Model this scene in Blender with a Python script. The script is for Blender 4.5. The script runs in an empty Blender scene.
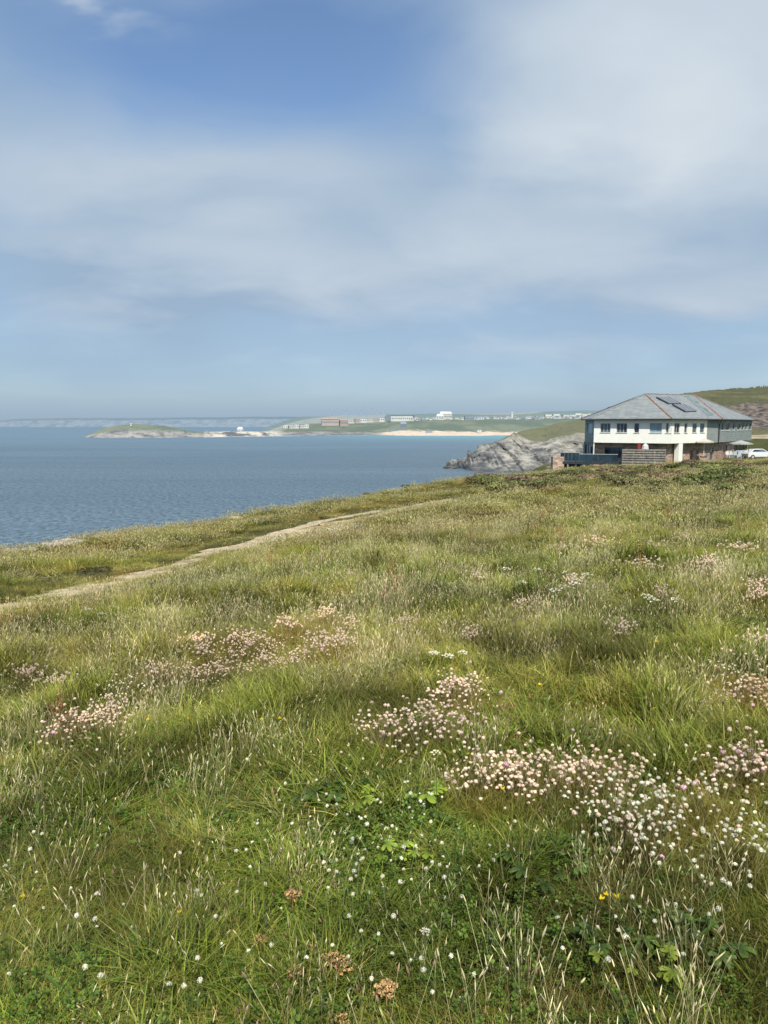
import bpy, math, random
import numpy as np
from math import radians as R, sin, cos, pi, tan, atan2

random.seed(7)
RG = np.random.default_rng(11)
S = bpy.context.scene
COL = S.collection
EYE = 25.0
F = 739.0
HY = 424.5                                  # picture row of the sea horizon
P = math.atan((512 - HY) / F)               # camera pitch

# ------------------------------------------------------------------ survey helpers
def ray(px, py):
    u = (px - 384) / F; v = (512 - py) / F
    return np.array([u, cos(P) + v * sin(P), -sin(P) + v * cos(P)])

def at(px, py, Y):
    d = ray(px, py)
    return np.array([0, 0, EYE]) + d * (Y / d[1])

# ------------------------------------------------------------------ vectorised noise
def _hash(ix, iy, seed):
    n = (ix.astype(np.int64) * 374761393 + iy.astype(np.int64) * 668265263 + seed * 1442695041) & 0x7fffffff
    n = ((n ^ (n >> 13)) * 1274126177) & 0x7fffffff
    n = n ^ (n >> 16)
    return (n & 0xffff) / 65535.0

def vn(x, y, seed=0):
    x = np.asarray(x, float); y = np.asarray(y, float)
    ix = np.floor(x); iy = np.floor(y)
    fx = x - ix; fy = y - iy
    fx = fx * fx * fx * (fx * (fx * 6 - 15) + 10); fy = fy * fy * fy * (fy * (fy * 6 - 15) + 10)
    a = _hash(ix, iy, seed); b = _hash(ix + 1, iy, seed); c = _hash(ix, iy + 1, seed); d = _hash(ix + 1, iy + 1, seed)
    return (a * (1 - fx) + b * fx) * (1 - fy) + (c * (1 - fx) + d * fx) * fy

def fbm(x, y, seed=0, o=4):
    s = 0; a = 0.5; t = 0
    x = np.asarray(x, float); y = np.asarray(y, float)
    for i in range(o):
        s = s + a * vn(x, y, seed + i * 17); t += a
        x, y = (x * 0.8 - y * 0.6) * 2.03 + 5.1, (x * 0.6 + y * 0.8) * 2.03 + 1.7
        a *= 0.5
    return s / t

def sm(a, b, x):
    t = np.clip((x - a) / (b - a), 0, 1)
    return t * t * (3 - 2 * t)

# ------------------------------------------------------------------ the headland surface
EDGE_PIX = [(0, 556, 25), (144, 532, 31), (262, 514, 38.5), (350, 499, 46), (437, 484, 55), (480, 479, 61)]
CP = [(0, 0, 23.40), (0, -20, 24.6), (25, -15, 26.2), (-25, -10, 22.6), (-14, 8, 21.9), (10, 6, 23.7)]
for a in EDGE_PIX + [(540, 475.5, 70), (600, 469, 78), (650, 466.5, 80), (700, 465, 82), (768, 461, 84)]:
    CP.append(tuple(at(*a)))
CP += [(12, 10, 23.5), (27, 98, 18.6), (38, 94, 19.2), (48, 100, 19.6), (60, 112, 20.6), (52, 128, 20.6), (75, 125, 22.6),
       (75, 125, 21.4), (62, 88, 20.3), (110, 100, 21.5), (110, 170, 22.5), (60, 30, 23.0), (80, 150, 21.8), (24, 35, 22.75), (30, 60, 21.6)]
CP = np.array(CP)

def _tps(r2):
    return 0.5 * r2 * np.log(r2 + 1e-9)

def _fit():
    n = len(CP); d = CP[:, None, :2] - CP[None, :, :2]
    K = _tps((d ** 2).sum(-1)) + np.eye(n) * 1.0
    Pm = np.c_[np.ones(n), CP[:, :2]]
    A = np.block([[K, Pm], [Pm.T, np.zeros((3, 3))]])
    return np.linalg.solve(A, np.r_[CP[:, 2], 0, 0, 0])
W_TPS = _fit()

E = [tuple(at(*a)[:2]) for a in EDGE_PIX]
EDGE = [(-46, -60), (-30, -20), (-20, 8)] + E + [(13.5, 72), (19, 84), (22.5, 97), (23, 108), (27, 122), (40, 140), (56, 150), (70, 175)]
EDGE = np.array(EDGE)

def edge_dist(x, y):
    """signed distance to the cliff edge, positive on the sea side"""
    x = np.asarray(x, float); y = np.asarray(y, float)
    best = np.full(x.shape, 1e9); sg = np.zeros(x.shape)
    for (ax, ay), (bx, by) in zip(EDGE[:-1], EDGE[1:]):
        dx, dy = bx - ax, by - ay; L = dx * dx + dy * dy
        t = np.clip(((x - ax) * dx + (y - ay) * dy) / L, 0, 1)
        qx = ax + t * dx; qy = ay + t * dy
        d = np.hypot(x - qx, y - qy)
        cr = dx * (y - ay) - dy * (x - ax)
        m = d < best
        best = np.where(m, d, best); sg = np.where(m, np.sign(cr), sg)
    return best * np.where(sg == 0, 1, sg)

PATH_LINE = []
def near_path(x, y):
    best = np.full(x.shape, 1e9)
    for Ln in PATH_LINE:
        for (ax, ay), (bx, by) in zip(Ln[:-1], Ln[1:]):
            dx, dy = bx - ax, by - ay; t = np.clip(((x - ax) * dx + (y - ay) * dy) / (dx * dx + dy * dy), 0, 1)
            best = np.minimum(best, np.hypot(x - ax - t * dx, y - ay - t * dy))
    return best

def H(x, y, micro=True):
    x = np.atleast_1d(np.asarray(x, float)); y = np.atleast_1d(np.asarray(y, float))
    z = np.full(x.shape, W_TPS[len(CP)]) + W_TPS[len(CP) + 1] * x + W_TPS[len(CP) + 2] * y
    for i in range(len(CP)):
        z = z + W_TPS[i] * _tps((x - CP[i, 0]) ** 2 + (y - CP[i, 1]) ** 2)
    if micro:
        k = .12 + .88 * sm(.8, 3.5, near_path(x, y)) if PATH_LINE else 1.0
        z = z + ((fbm(x / 1.3, y / 1.3, 3, 3) - 0.5) * 0.22 + (fbm(x / 5.5, y / 5.5, 9, 2) - 0.5) * 0.34) * k
        if PATH_LINE: z = z - .07 * (1 - sm(.5, 1.6, near_path(x, y)))
    d = edge_dist(x, y) + (fbm(x / 3.0, y / 3.0, 21, 3) - 0.5) * 2.6
    z = z - 0.10 * np.clip(d + 1.0, 0, 4) ** 2 * 0.9
    t = sm(2.0, 16.0, d)
    z = z * (1 - t) + t * -4.0
    z = z - np.where(d > 1.0, (fbm(x / 2.2, y / 2.2, 33, 4) - .4) * 3.0 * sm(1, 4, d) * (1 - sm(14, 20, d)), 0)
    return z

def ground(px, py):
    d = ray(px, py); o = np.array([0, 0, EYE])
    ts = np.concatenate([np.arange(1.2, 12, .04), np.arange(12, 110, .15)])
    pts = o[None] + d[None] * ts[:, None]
    hh = H(pts[:, 0], pts[:, 1])
    k = np.argmax(pts[:, 2] < hh)
    if not (pts[k, 2] < hh[k]): return ground(px, py + 1.0)
    return pts[k, 0], pts[k, 1], hh[k]

def _coarse(px, py):
    d = ray(px, py); ts = np.arange(2, 110, .05); q = d[None] * ts[:, None]
    k = np.argmax(q[:, 2] + EYE < H(q[:, 0], q[:, 1], False)); return (q[k, 0], q[k, 1])
PATH_A = [(0, 611), (62, 598), (125, 580), (175, 567), (219, 552), (237, 548), (262, 541), (290, 534), (319, 527.5), (350, 521), (385, 513.5), (430, 504), (469, 497)]
_la = [(-16, 2), (-13, 8)] + [_coarse(*q) for q in PATH_A]
PATH_LINE.append(_la)

# ------------------------------------------------------------------ mesh / object helpers
def mesh(name, V, Fc, mats=(), mi=None, smooth=False, col=None, attr=None):
    me = bpy.data.meshes.new(name)
    me.from_pydata([tuple(map(float, v)) for v in V] if not isinstance(V, np.ndarray) else V.tolist(), [], Fc if isinstance(Fc, list) else Fc.tolist())
    for m in mats: me.materials.append(m)
    if mi is not None: me.polygons.foreach_set('material_index', np.asarray(mi, np.int32))
    if smooth: me.polygons.foreach_set('use_smooth', np.ones(len(me.polygons), bool))
    if col is not None:
        a = me.attributes.new('tint', 'FLOAT_COLOR', 'POINT')
        c = np.ones((len(V), 4), np.float32); c[:, :3] = col
        a.data.foreach_set('color', c.ravel())
    if attr:
        for k, v in attr.items():
            a = me.attributes.new(k, 'FLOAT', 'POINT'); a.data.foreach_set('value', np.asarray(v, np.float32))
    me.update()
    return me

def obj(name, me, parent=None, loc=None, link=True):
    o = bpy.data.objects.new(name, me)
    if link: COL.objects.link(o)
    if parent: o.parent = parent
    if loc is not None: o.location = loc
    return o

def tag(o, label=None, cat=None, group=None, kind=None):
    if label: o['label'] = label
    if cat: o['category'] = cat
    if group: o['group'] = group
    if kind: o['kind'] = kind
    return o

def empty(name, loc, label=None, cat=None, group=None, rz=0):
    o = bpy.data.objects.new(name, None); COL.objects.link(o)
    o.empty_display_size = .2
    o.location = loc; o.rotation_euler = (0, 0, rz)
    return tag(o, label, cat, group)

def copy_tree(o, parent=None):
    c = o.copy(); COL.objects.link(c); c.parent = parent
    for ch in list(KIDS.get(o.name, [])) or [k for k in o.children]:
        copy_tree(ch, c)
    return c
KIDS = {}

class MB:
    """collects shapes for one mesh"""
    def __init__(s): s.V = []; s.F = []; s.M = []; s.C = []
    def add(s, V, Fc, m=0, c=(0.5, 0.5, 0)):
        b = len(s.V); s.V += [tuple(v) for v in V]; s.F += [tuple(i + b for i in f) for f in Fc]; s.M += [m] * len(Fc)
        s.C += [c] * len(V)
    def box(s, c, d, rz=0, m=0):
        x, y, z = d[0] / 2, d[1] / 2, d[2] / 2; V = []
        for k in (-z, z):
            for i, j in ((-x, -y), (x, -y), (x, y), (-x, y)):
                V.append((c[0] + i * cos(rz) - j * sin(rz), c[1] + i * sin(rz) + j * cos(rz), c[2] + k))
        s.add(V, [(0, 3, 2, 1), (4, 5, 6, 7), (0, 1, 5, 4), (1, 2, 6, 5), (2, 3, 7, 6), (3, 0, 4, 7)], m)
    def prism(s, poly, z0, z1, m=0):
        n = len(poly)
        V = [(p[0], p[1], z0) for p in poly] + [(p[0], p[1], z1) for p in poly]
        s.add(V, [tuple(range(n))[::-1], tuple(range(n, 2 * n))] + [(i, (i + 1) % n, n + (i + 1) % n, n + i) for i in range(n)], m)
    def tube(s, pts, rads, n=6, m=0, cap=True):
        V = []; pts = [np.array(p, float) for p in pts]
        for i, p in enumerate(pts):
            t = pts[min(i + 1, len(pts) - 1)] - pts[max(i - 1, 0)]; t = t / (np.linalg.norm(t) + 1e-9)
            a = np.cross(t, (0, 0, 1) if abs(t[2]) < .9 else (1, 0, 0)); a /= np.linalg.norm(a); b = np.cross(t, a)
            r = rads[i] if hasattr(rads, '__len__') else rads
            for k in range(n):
                V.append(p + r * (cos(2 * pi * k / n) * a + sin(2 * pi * k / n) * b))
        Fc = [(i * n + k, i * n + (k + 1) % n, (i + 1) * n + (k + 1) % n, (i + 1) * n + k) for i in range(len(pts) - 1) for k in range(n)]
        if cap: Fc += [tuple(range(n))[::-1], tuple((len(pts) - 1) * n + k for k in range(n))]
        s.add(V, Fc, m)
    def ball(s, c, r, n=6, rings=4, m=0, sc=(1, 1, 1)):
        V = [(c[0], c[1], c[2] - r * sc[2])]
        for i in range(1, rings):
            a = -pi / 2 + pi * i / rings
            for k in range(n):
                V.append((c[0] + r * sc[0] * cos(a) * cos(2 * pi * k / n), c[1] + r * sc[1] * cos(a) * sin(2 * pi * k / n), c[2] + r * sc[2] * sin(a)))
        V.append((c[0], c[1], c[2] + r * sc[2])); L = len(V) - 1
        Fc = [(0, 1 + (k + 1) % n, 1 + k) for k in range(n)]
        for i in range(rings - 2):
            for k in range(n):
                Fc.append((1 + i * n + k, 1 + i * n + (k + 1) % n, 1 + (i + 1) * n + (k + 1) % n, 1 + (i + 1) * n + k))
        Fc += [(L, L - n + k, L - n + (k + 1) % n) for k in range(n)]
        s.add(V, Fc, m)
    def build(s, name, mats, parent=None, smooth=False, loc=None):
        mats = mats if isinstance(mats, (list, tuple)) else [mats]
        me = mesh(name, s.V, s.F, mats, s.M, smooth, col=np.array(s.C) if s.C else None)
        return obj(name, me, parent, loc)

# ------------------------------------------------------------------ material helpers
class NT:
    def __init__(s, name, world=None):
        if world: s.t = world.node_tree
        else:
            s.m = bpy.data.materials.new(name); s.m.use_nodes = True; s.t = s.m.node_tree
        s.t.nodes.clear()
    def n(s, ty, **kw):
        nd = s.t.nodes.new(ty)
        for k, v in kw.items():
            if k.startswith('_'): setattr(nd, k[1:], v)
        return nd
    def put(s, sock, v):
        if hasattr(v, 'is_output') or isinstance(v, bpy.types.NodeSocket): s.t.links.new(v, sock)
        elif v is not None:
            if isinstance(v, (tuple, list)) and len(v) == 3 and sock.type == 'RGBA': v = (*v, 1)
            sock.default_value = v
    def math(s, op, a, b=None, c=None, clamp=False):
        nd = s.n('ShaderNodeMath'); nd.operation = op; nd.use_clamp = clamp
        s.put(nd.inputs[0], a)
        if b is not None: s.put(nd.inputs[1], b)
        if c is not None: s.put(nd.inputs[2], c)
        return nd.outputs[0]
    def vmath(s, op, a, b=None):
        nd = s.n('ShaderNodeVectorMath'); nd.operation = op; s.put(nd.inputs[0], a)
        if b is not None: s.put(nd.inputs[1], b)
        return nd.outputs['Value'] if op in ('DOT_PRODUCT', 'LENGTH') else nd.outputs[0]
    def mix(s, f, a, b, blend='MIX'):
        nd = s.n('ShaderNodeMix'); nd.data_type = 'RGBA'; nd.blend_type = blend
        s.put(nd.inputs[0], f); s.put(nd.inputs[6], a); s.put(nd.inputs[7], b)
        return nd.outputs[2]
    def noise(s, scale, vec=None, detail=3, rough=.5, dist=0, out='Fac'):
        nd = s.n('ShaderNodeTexNoise'); nd.inputs['Scale'].default_value = scale
        nd.inputs['Detail'].default_value = detail; nd.inputs['Roughness'].default_value = rough; nd.inputs['Distortion'].default_value = dist
        if vec is not None: s.put(nd.inputs['Vector'], vec)
        return nd.outputs[out]
    def ss(s, x, a, b, lo=0., hi=1.):
        nd = s.n('ShaderNodeMapRange'); nd.interpolation_type = 'SMOOTHSTEP'
        s.put(nd.inputs[0], x)
        for i, v in enumerate((a, b, lo, hi)): nd.inputs[i + 1].default_value = v
        return nd.outputs[0]
    def pos(s): return s.n('ShaderNodeNewGeometry').outputs['Position']
    def mapv(s, v, scale=(1, 1, 1), rot=(0, 0, 0)):
        nd = s.n('ShaderNodeMapping'); s.put(nd.inputs['Vector'], v); nd.inputs['Scale'].default_value = scale; nd.inputs['Rotation'].default_value = rot
        return nd.outputs[0]
    def attr(s, name, out='Fac', ty='GEOMETRY'):
        nd = s.n('ShaderNodeAttribute'); nd.attribute_type = ty; nd.attribute_name = name; return nd.outputs[out]
    def bump(s, h, strength=.5, dist=.05):
        nd = s.n('ShaderNodeBump'); s.put(nd.inputs['Height'], h); nd.inputs['Strength'].default_value = strength; nd.inputs['Distance'].default_value = dist
        return nd.outputs[0]
    def bsdf(s, color, rough=.8, normal=None, spec=.3, metal=0):
        nd = s.n('ShaderNodeBsdfPrincipled'); s.put(nd.inputs['Base Color'], color); s.put(nd.inputs['Roughness'], rough)
        nd.inputs['Specular IOR Level'].default_value = spec; nd.inputs['Metallic'].default_value = metal
        if normal is not None: s.put(nd.inputs['Normal'], normal)
        return nd.outputs[0]
    def out(s, sh):
        o = s.n('ShaderNodeOutputMaterial'); s.t.links.new(sh, o.inputs[0]); return s.m

def plain(name, color, rough=.7, var=.25, scale=2., spec=.3, metal=0, bump=0):
    t = NT(name); p = t.pos()
    n = t.noise(scale, p, 4)
    c = t.mix(t.ss(n, .3, .7), tuple(v * (1 - var) for v in color), tuple(min(1, v * (1 + var)) for v in color))
    return t.out(t.bsdf(c, rough, t.bump(n, bump, .1) if bump else None, spec, metal))

def leafmat(name, low, high, dry, drymix=.0, trans=.30, rough=.5, spread=.48):
    """foliage: tint.r = height up the blade, tint.g = random per blade, tint.b = dryness"""
    t = NT(name); tint = t.attr('tint', 'Color')
    sep = t.n('ShaderNodeSeparateColor'); t.put(sep.inputs[0], tint)
    oi = t.n('ShaderNodeObjectInfo').outputs['Random']
    p = t.pos()
    c = t.mix(t.ss(sep.outputs[0], 0.18, .98), low, high)  # base-to-tip tone, with shade between the blades darkened into the bases
    big = t.noise(.22, p, 3, .55); mid = t.noise(1.3, p, 3)
    dr = t.math('ADD', t.math('MULTIPLY', t.ss(big, .42, .66), .5), t.math('MULTIPLY', t.ss(mid, .4, .7), .35))
    dr = t.math('ADD', dr, t.math('MULTIPLY', oi, .3))
    dr = t.math('MULTIPLY', dr, drymix)
    dr = t.math('ADD', dr, sep.outputs[2], clamp=True)
    c = t.mix(dr, c, dry)
    k = t.math('ADD', t.math('MULTIPLY', sep.outputs[1], spread * 2), 1 - spread)
    k2 = t.math('ADD', t.math('MULTIPLY', oi, .5), .75)
    patch = t.noise(.75, p, 4, .6); k2 = t.math('MULTIPLY', k2, t.ss(patch, .34, .62, *((.44, 1.14) if drymix >= .5 else (.9, 1.1)))); c = t.mix(t.ss(t.noise(.35, p, 3), .56, .68, 0, .45 * min(1, drymix * 1.6)), c, t.mix(1, c, (1.15, .72, .6), 'MULTIPLY'))
    hs = t.n('ShaderNodeHueSaturation'); t.put(hs.inputs['Color'], c); t.put(hs.inputs['Value'], t.math('MULTIPLY', k, k2))
    t.put(hs.inputs['Hue'], t.math('ADD', t.math('MULTIPLY', mid, .06), .47))
    c = hs.outputs[0]
    a = t.bsdf(c, rough, spec=.25)
    tr = t.n('ShaderNodeBsdfTranslucent'); t.put(tr.inputs[0], t.mix(1.0, c, (1.15, 1.2, .6), 'MULTIPLY'))
    mx = t.n('ShaderNodeMixShader'); mx.inputs[0].default_value = trans
    t.t.links.new(a, mx.inputs[1]); t.t.links.new(tr.outputs[0], mx.inputs[2])
    return t.out(mx.outputs[0])

M = {}
STRAW = (.50, .42, .24)
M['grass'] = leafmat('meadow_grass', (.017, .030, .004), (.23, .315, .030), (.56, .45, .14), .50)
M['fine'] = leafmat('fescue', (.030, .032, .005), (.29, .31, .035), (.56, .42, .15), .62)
M['straw'] = leafmat('straw', (.17, .19, .06), (.62, .56, .32), (.58, .46, .26), .3, .25, spread=.3)
M['seed'] = leafmat('seedhead', (.66, .58, .36), (.92, .86, .62), (.58, .42, .24), .22, .3, spread=.28)
M['dullseed'] = leafmat('dull_seedhead', (.46, .42, .19), (.78, .70, .40), (.42, .30, .16), .35, .3)
M['brownseed'] = leafmat('plantain_head', (.16, .10, .06), (.30, .20, .13), (.30, .2, .12), .2, .1)
M['clover'] = leafmat('clover_leaf', (.012, .028, .004), (.10, .185, .018), (.24, .22, .06), .35, .3)
M['broad'] = leafmat('broad_leaf', (.02, .045, .010), (.105, .18, .035), (.24, .24, .07), .25, .35)
M['limeleaf'] = leafmat('lime_leaf', (.10, .16, .02), (.30, .38, .05), (.35, .35, .07), .1, .35)
M['stem'] = leafmat('flower_stem', (.09, .11, .03), (.24, .20, .10), (.35, .22, .12), .35, .15)
M['greenstem'] = leafmat('green_stem', (.06, .10, .02), (.14, .22, .06), (.2, .2, .08), .1, .15)
M['thrift'] = leafmat('thrift_petals', (.60, .40, .30), (.96, .80, .70), (.78, .58, .40), .45, .2, spread=.2)
M['pink'] = leafmat('pink_petals', (.62, .30, .42), (.82, .52, .66), (.7, .5, .5), .1, .2)
M['white'] = leafmat('white_petals', (.62, .60, .40), (.95, .92, .80), (.8, .66, .48), .2, .2, spread=.15)
M['yellow'] = leafmat('yellow_petals', (.75, .5, .02), (.85, .68, .03), (.8, .5, .02), 0, .2, spread=.15)
M['rust'] = leafmat('dried_umbel', (.22, .11, .04), (.60, .36, .16), (.6, .42, .22), .3, .1)
M['bush'] = leafmat('scrub_leaf', (.045, .062, .016), (.22, .27, .07), (.22, .17, .10), .75, .2)
M['bushbrown'] = leafmat('heather_leaf', (.06, .05, .025), (.20, .16, .09), (.30, .19, .14), .8, .15)

# ------------------------------------------------------------------ world: nishita sky behind thin veil cloud
SUN_EL, SUN_AZ = R(50), R(178)
w = bpy.data.worlds.new('World'); S.world = w; w.use_nodes = True
t = NT('', w)
sky = t.n('ShaderNodeTexSky'); sky.sky_type = 'NISHITA'; sky.sun_disc = False
sky.sun_elevation = SUN_EL; sky.sun_rotation = SUN_AZ; sky.altitude = 25; sky.air_density = 1.0; sky.dust_density = .6; sky.ozone_density = 2.0
tc = t.n('ShaderNodeTexCoord').outputs['Generated']
sp = t.n('ShaderNodeSeparateXYZ'); t.put(sp.inputs[0], tc)
X, Yv, Z = sp.outputs
# unroll onto a flat cloud sheet
el = t.math('MAXIMUM', Z, -.02)
q = t.math('ADD', el, .30)
cb = t.n('ShaderNodeCombineXYZ'); t.put(cb.inputs[0], t.math('DIVIDE', X, q)); t.put(cb.inputs[1], t.math('DIVIDE', Yv, q)); cb.inputs[2].default_value = 1.37
cv = cb.outputs[0]
n1 = t.noise(.85, cv, 3, .42, .2)
n2 = t.noise(2.3, t.mapv(cv, (1, 1.3, 1), (0, 0, .35)), 4, .48, .3)
n3 = t.noise(4.2, t.mapv(cv, (.9, 1.7, 1), (0, 0, .1)), 4, .5)
def blob(dx, dy, dz, sx, sz):
    """soft patch of sky round one direction"""
    L = math.sqrt(dx * dx + dy * dy + dz * dz)
    a = t.math('SUBTRACT', X, dx / L); b = t.math('SUBTRACT', Z, dz / L)
    warp = t.math('MULTIPLY', t.math('SUBTRACT', n2, .5), .22)
    a = t.math('DIVIDE', t.math('ADD', a, warp), sx); b = t.math('DIVIDE', t.math('ADD', b, t.math('MULTIPLY', warp, .6)), sz)
    r = t.math('SQRT', t.math('ADD', t.math('MULTIPLY', a, a), t.math('MULTIPLY', b, b)))
    front = t.ss(Yv, 0, .3)
    return t.math('MULTIPLY', t.ss(r, 0, 1, 1, 0), front)
def bl(px, py, wx, wy):
    d = ray(px, py); return blob(d[0], d[1], d[2], wx / F, wy / F)
hole = t.math('ADD', bl(330, 70, 230, 105), t.math('MULTIPLY', bl(110, 45, 260, 85), .75), clamp=True)
hole = t.math('MAXIMUM', hole, t.math('MULTIPLY', bl(330, -160, 420, 170), .8))
bright = t.math('ADD', t.math('MULTIPLY', bl(690, 70, 330, 190), .95), t.math('MULTIPLY', bl(250, 265, 360, 65), .62), clamp=True)
bright = t.math('MAXIMUM', bright, t.math('MULTIPLY', bl(560, 240, 360, 120), .50))
bright = t.math('MAXIMUM', bright, t.math('MULTIPLY', bl(230, 200, 330, 110), .55))
bright = t.math('MAXIMUM', bright, t.math('MULTIPLY', bl(690, 290, 260, 40), .45))
wisp = t.math('MULTIPLY', bl(60, -6, 130, 30), t.ss(n3, .47, .66, 0, .8))
low = t.ss(Z, .0, .16, 1, 0)
cover = t.math('ADD', .80, t.math('MULTIPLY', t.math('SUBTRACT', n1, .5), .9))
cover = t.math('ADD', cover, t.math('MULTIPLY', bright, .5))
cover = t.math('SUBTRACT', cover, t.math('MULTIPLY', hole, .80), clamp=True)
cover = t.math('MAXIMUM', cover, t.math('MULTIPLY', low, .92))
cover = t.math('MAXIMUM', cover, wisp)
ton = t.math('ADD', t.math('MULTIPLY', bright, .75), t.math('MULTIPLY', t.math('SUBTRACT', n2, .5), .75))
ton = t.math('ADD', ton, t.math('MULTIPLY', t.math('SUBTRACT', n3, .5), .25))
ton = t.math('ADD', ton, t.math('MULTIPLY', wisp, .8), clamp=True)
cc = t.mix(ton, (.335, .46, .615), (.74, .80, .845))
cc = t.mix(t.math('MULTIPLY', low, t.ss(Z, -.0, .10, 1, .35)), cc, (.30, .415, .555))
bg1 = t.n('ShaderNodeBackground'); t.put(bg1.inputs[0], t.mix(1, sky.outputs[0], (.93, 1.0, 1.06), 'MULTIPLY')); bg1.inputs[1].default_value = .145
bg2 = t.n('ShaderNodeBackground'); t.put(bg2.inputs[0], cc); bg2.inputs[1].default_value = 1.0
mx = t.n('ShaderNodeMixShader'); t.put(mx.inputs[0], cover); t.t.links.new(bg1.outputs[0], mx.inputs[1]); t.t.links.new(bg2.outputs[0], mx.inputs[2])
wo = t.n('ShaderNodeOutputWorld'); t.t.links.new(mx.outputs[0], wo.inputs[0])

sun = bpy.data.lights.new('sun', 'SUN'); sun.energy = 5.0; sun.angle = R(.6); sun.color = (1, .94, .82)
so = bpy.data.objects.new('sun', sun); COL.objects.link(so)
from mathutils import Vector, Matrix, Euler
sd = Vector((sin(SUN_AZ) * cos(SUN_EL), cos(SUN_AZ) * cos(SUN_EL), sin(SUN_EL)))
so.rotation_euler = sd.to_track_quat('Z', 'Y').to_euler()

cam = bpy.data.cameras.new('camera'); co = bpy.data.objects.new('camera', cam); COL.objects.link(co)
cam.sensor_fit = 'VERTICAL'; cam.sensor_height = 36; cam.lens = F * 36 / 1024; cam.clip_end = 90000; cam.clip_start = .05
co.location = (0, 0, EYE); co.rotation_euler = (pi / 2 - P, 0, 0); S.camera = co
S.view_settings.view_transform = 'Standard'; S.view_settings.look = 'None'; S.view_settings.exposure = 0

# ------------------------------------------------------------------ sea
t = NT('sea_water'); p = t.pos()
sp = t.n('ShaderNodeSeparateXYZ'); t.put(sp.inputs[0], p)
rip = t.noise(.55, t.mapv(p, (.55, 1.0, 1)), 5, .6)
swell = t.noise(.07, t.mapv(p, (.35, 1.0, 1), (0, 0, .25)), 4, .55)
lane = t.noise(.0045, t.mapv(p, (.35, 1.6, 1), (0, 0, -.15)), 4, .6, .6)
shoal = t.math('MULTIPLY', t.ss(sp.outputs[1], 900, 1750), t.ss(sp.outputs[0], -250, 150))
c = t.mix(t.ss(lane, .35, .68), (.055, .098, .130), (.11, .165, .205))
chop = t.noise(.8, t.mapv(p, (1, .5, 1), (0, 0, .12)), 6, .7, .3)
c = t.mix(t.ss(chop, .36, .64), t.mix(1, c, (.42, .47, .52), 'MULTIPLY'), t.mix(1, c, (1.65, 1.55, 1.45), 'MULTIPLY'))
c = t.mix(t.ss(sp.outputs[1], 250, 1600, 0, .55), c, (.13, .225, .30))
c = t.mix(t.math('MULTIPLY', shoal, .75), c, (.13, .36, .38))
foam = t.math('MULTIPLY', t.ss(t.noise(.03, t.mapv(p, (.25, 1.5, 1)), 4, .6), .62, .72), t.math('MULTIPLY', t.ss(sp.outputs[1], 1350, 1700), .5))
c = t.mix(foam, c, (.7, .75, .75))
hgt = t.math('ADD', t.math('MULTIPLY', rip, .5), t.math('MULTIPLY', swell, 1.6))
bmp = t.bump(hgt, 1.0, 1.1)
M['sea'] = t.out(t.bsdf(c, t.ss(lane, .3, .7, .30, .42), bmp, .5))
r = 60000
sea = mesh('sea', [(-r, -r, 0), (r, -r, 0), (r, r, 0), (-r, r, 0)], [(0, 1, 2, 3)], [M['sea']])
tag(obj('sea', sea), kind='structure')

# ------------------------------------------------------------------ near ground
t = NT('turf'); p = t.pos()
n = t.noise(.9, p, 5, .6); n2 = t.noise(14, p, 4, .65); n3 = t.noise(.16, p, 3)
c = t.mix(t.ss(n2, .3, .7), (.035, .038, .014), (.10, .115, .035))
c = t.mix(t.ss(n, .45, .75, 0, .6), c, (.17, .15, .07))
c = t.mix(t.ss(n3, .5, .7, 0, .35), c, (.16, .165, .06))
rk = t.attr('rock')
rn = t.noise(.7, t.mapv(p, (1, 1, 3), (.4, .2, .5)), 6, .65)
rc = t.mix(t.ss(rn, .35, .65), (.13, .115, .095), (.42, .37, .29))
f = t.ss(t.math('ADD', rk, t.math('MULTIPLY', t.math('SUBTRACT', rn, .5), .9)), .45, .6)
c = t.mix(f, c, rc)
M['turf'] = t.out(t.bsdf(c, .95, t.bump(t.math('ADD', n2, rn), .7, .12), .1))
xs = np.concatenate([np.arange(-75, -32, 1.0), np.arange(-32, 80, .38), np.arange(80, 150, 1.2)])
ys = np.concatenate([np.arange(-60, -10, 1.2), np.arange(-10, 125, .38), np.arange(125, 190, 1.2)])
gx, gy = np.meshgrid(xs, ys)
gz = H(gx.ravel(), gy.ravel()).reshape(gx.shape)
ed = edge_dist(gx.ravel(), gy.ravel())
V = np.c_[gx.ravel(), gy.ravel(), gz.ravel()]
nx, ny = len(xs), len(ys)
ii = (np.arange(ny - 1)[:, None] * nx + np.arange(nx - 1)[None]).ravel()
Fc = np.c_[ii, ii + 1, ii + nx + 1, ii + nx]
rim = np.clip(1 - np.abs(ed + .3) / 1.4, 0, 1) * sm(.45, .7, fbm(V[:, 0] / 4, V[:, 1] / 4, 77, 3)) * .9
me = mesh('ground', V, Fc, [M['turf']], smooth=True, attr={'rock': np.maximum(sm(2.0, 5.5, ed), rim)})
tag(obj('ground', me), kind='structure')

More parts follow.
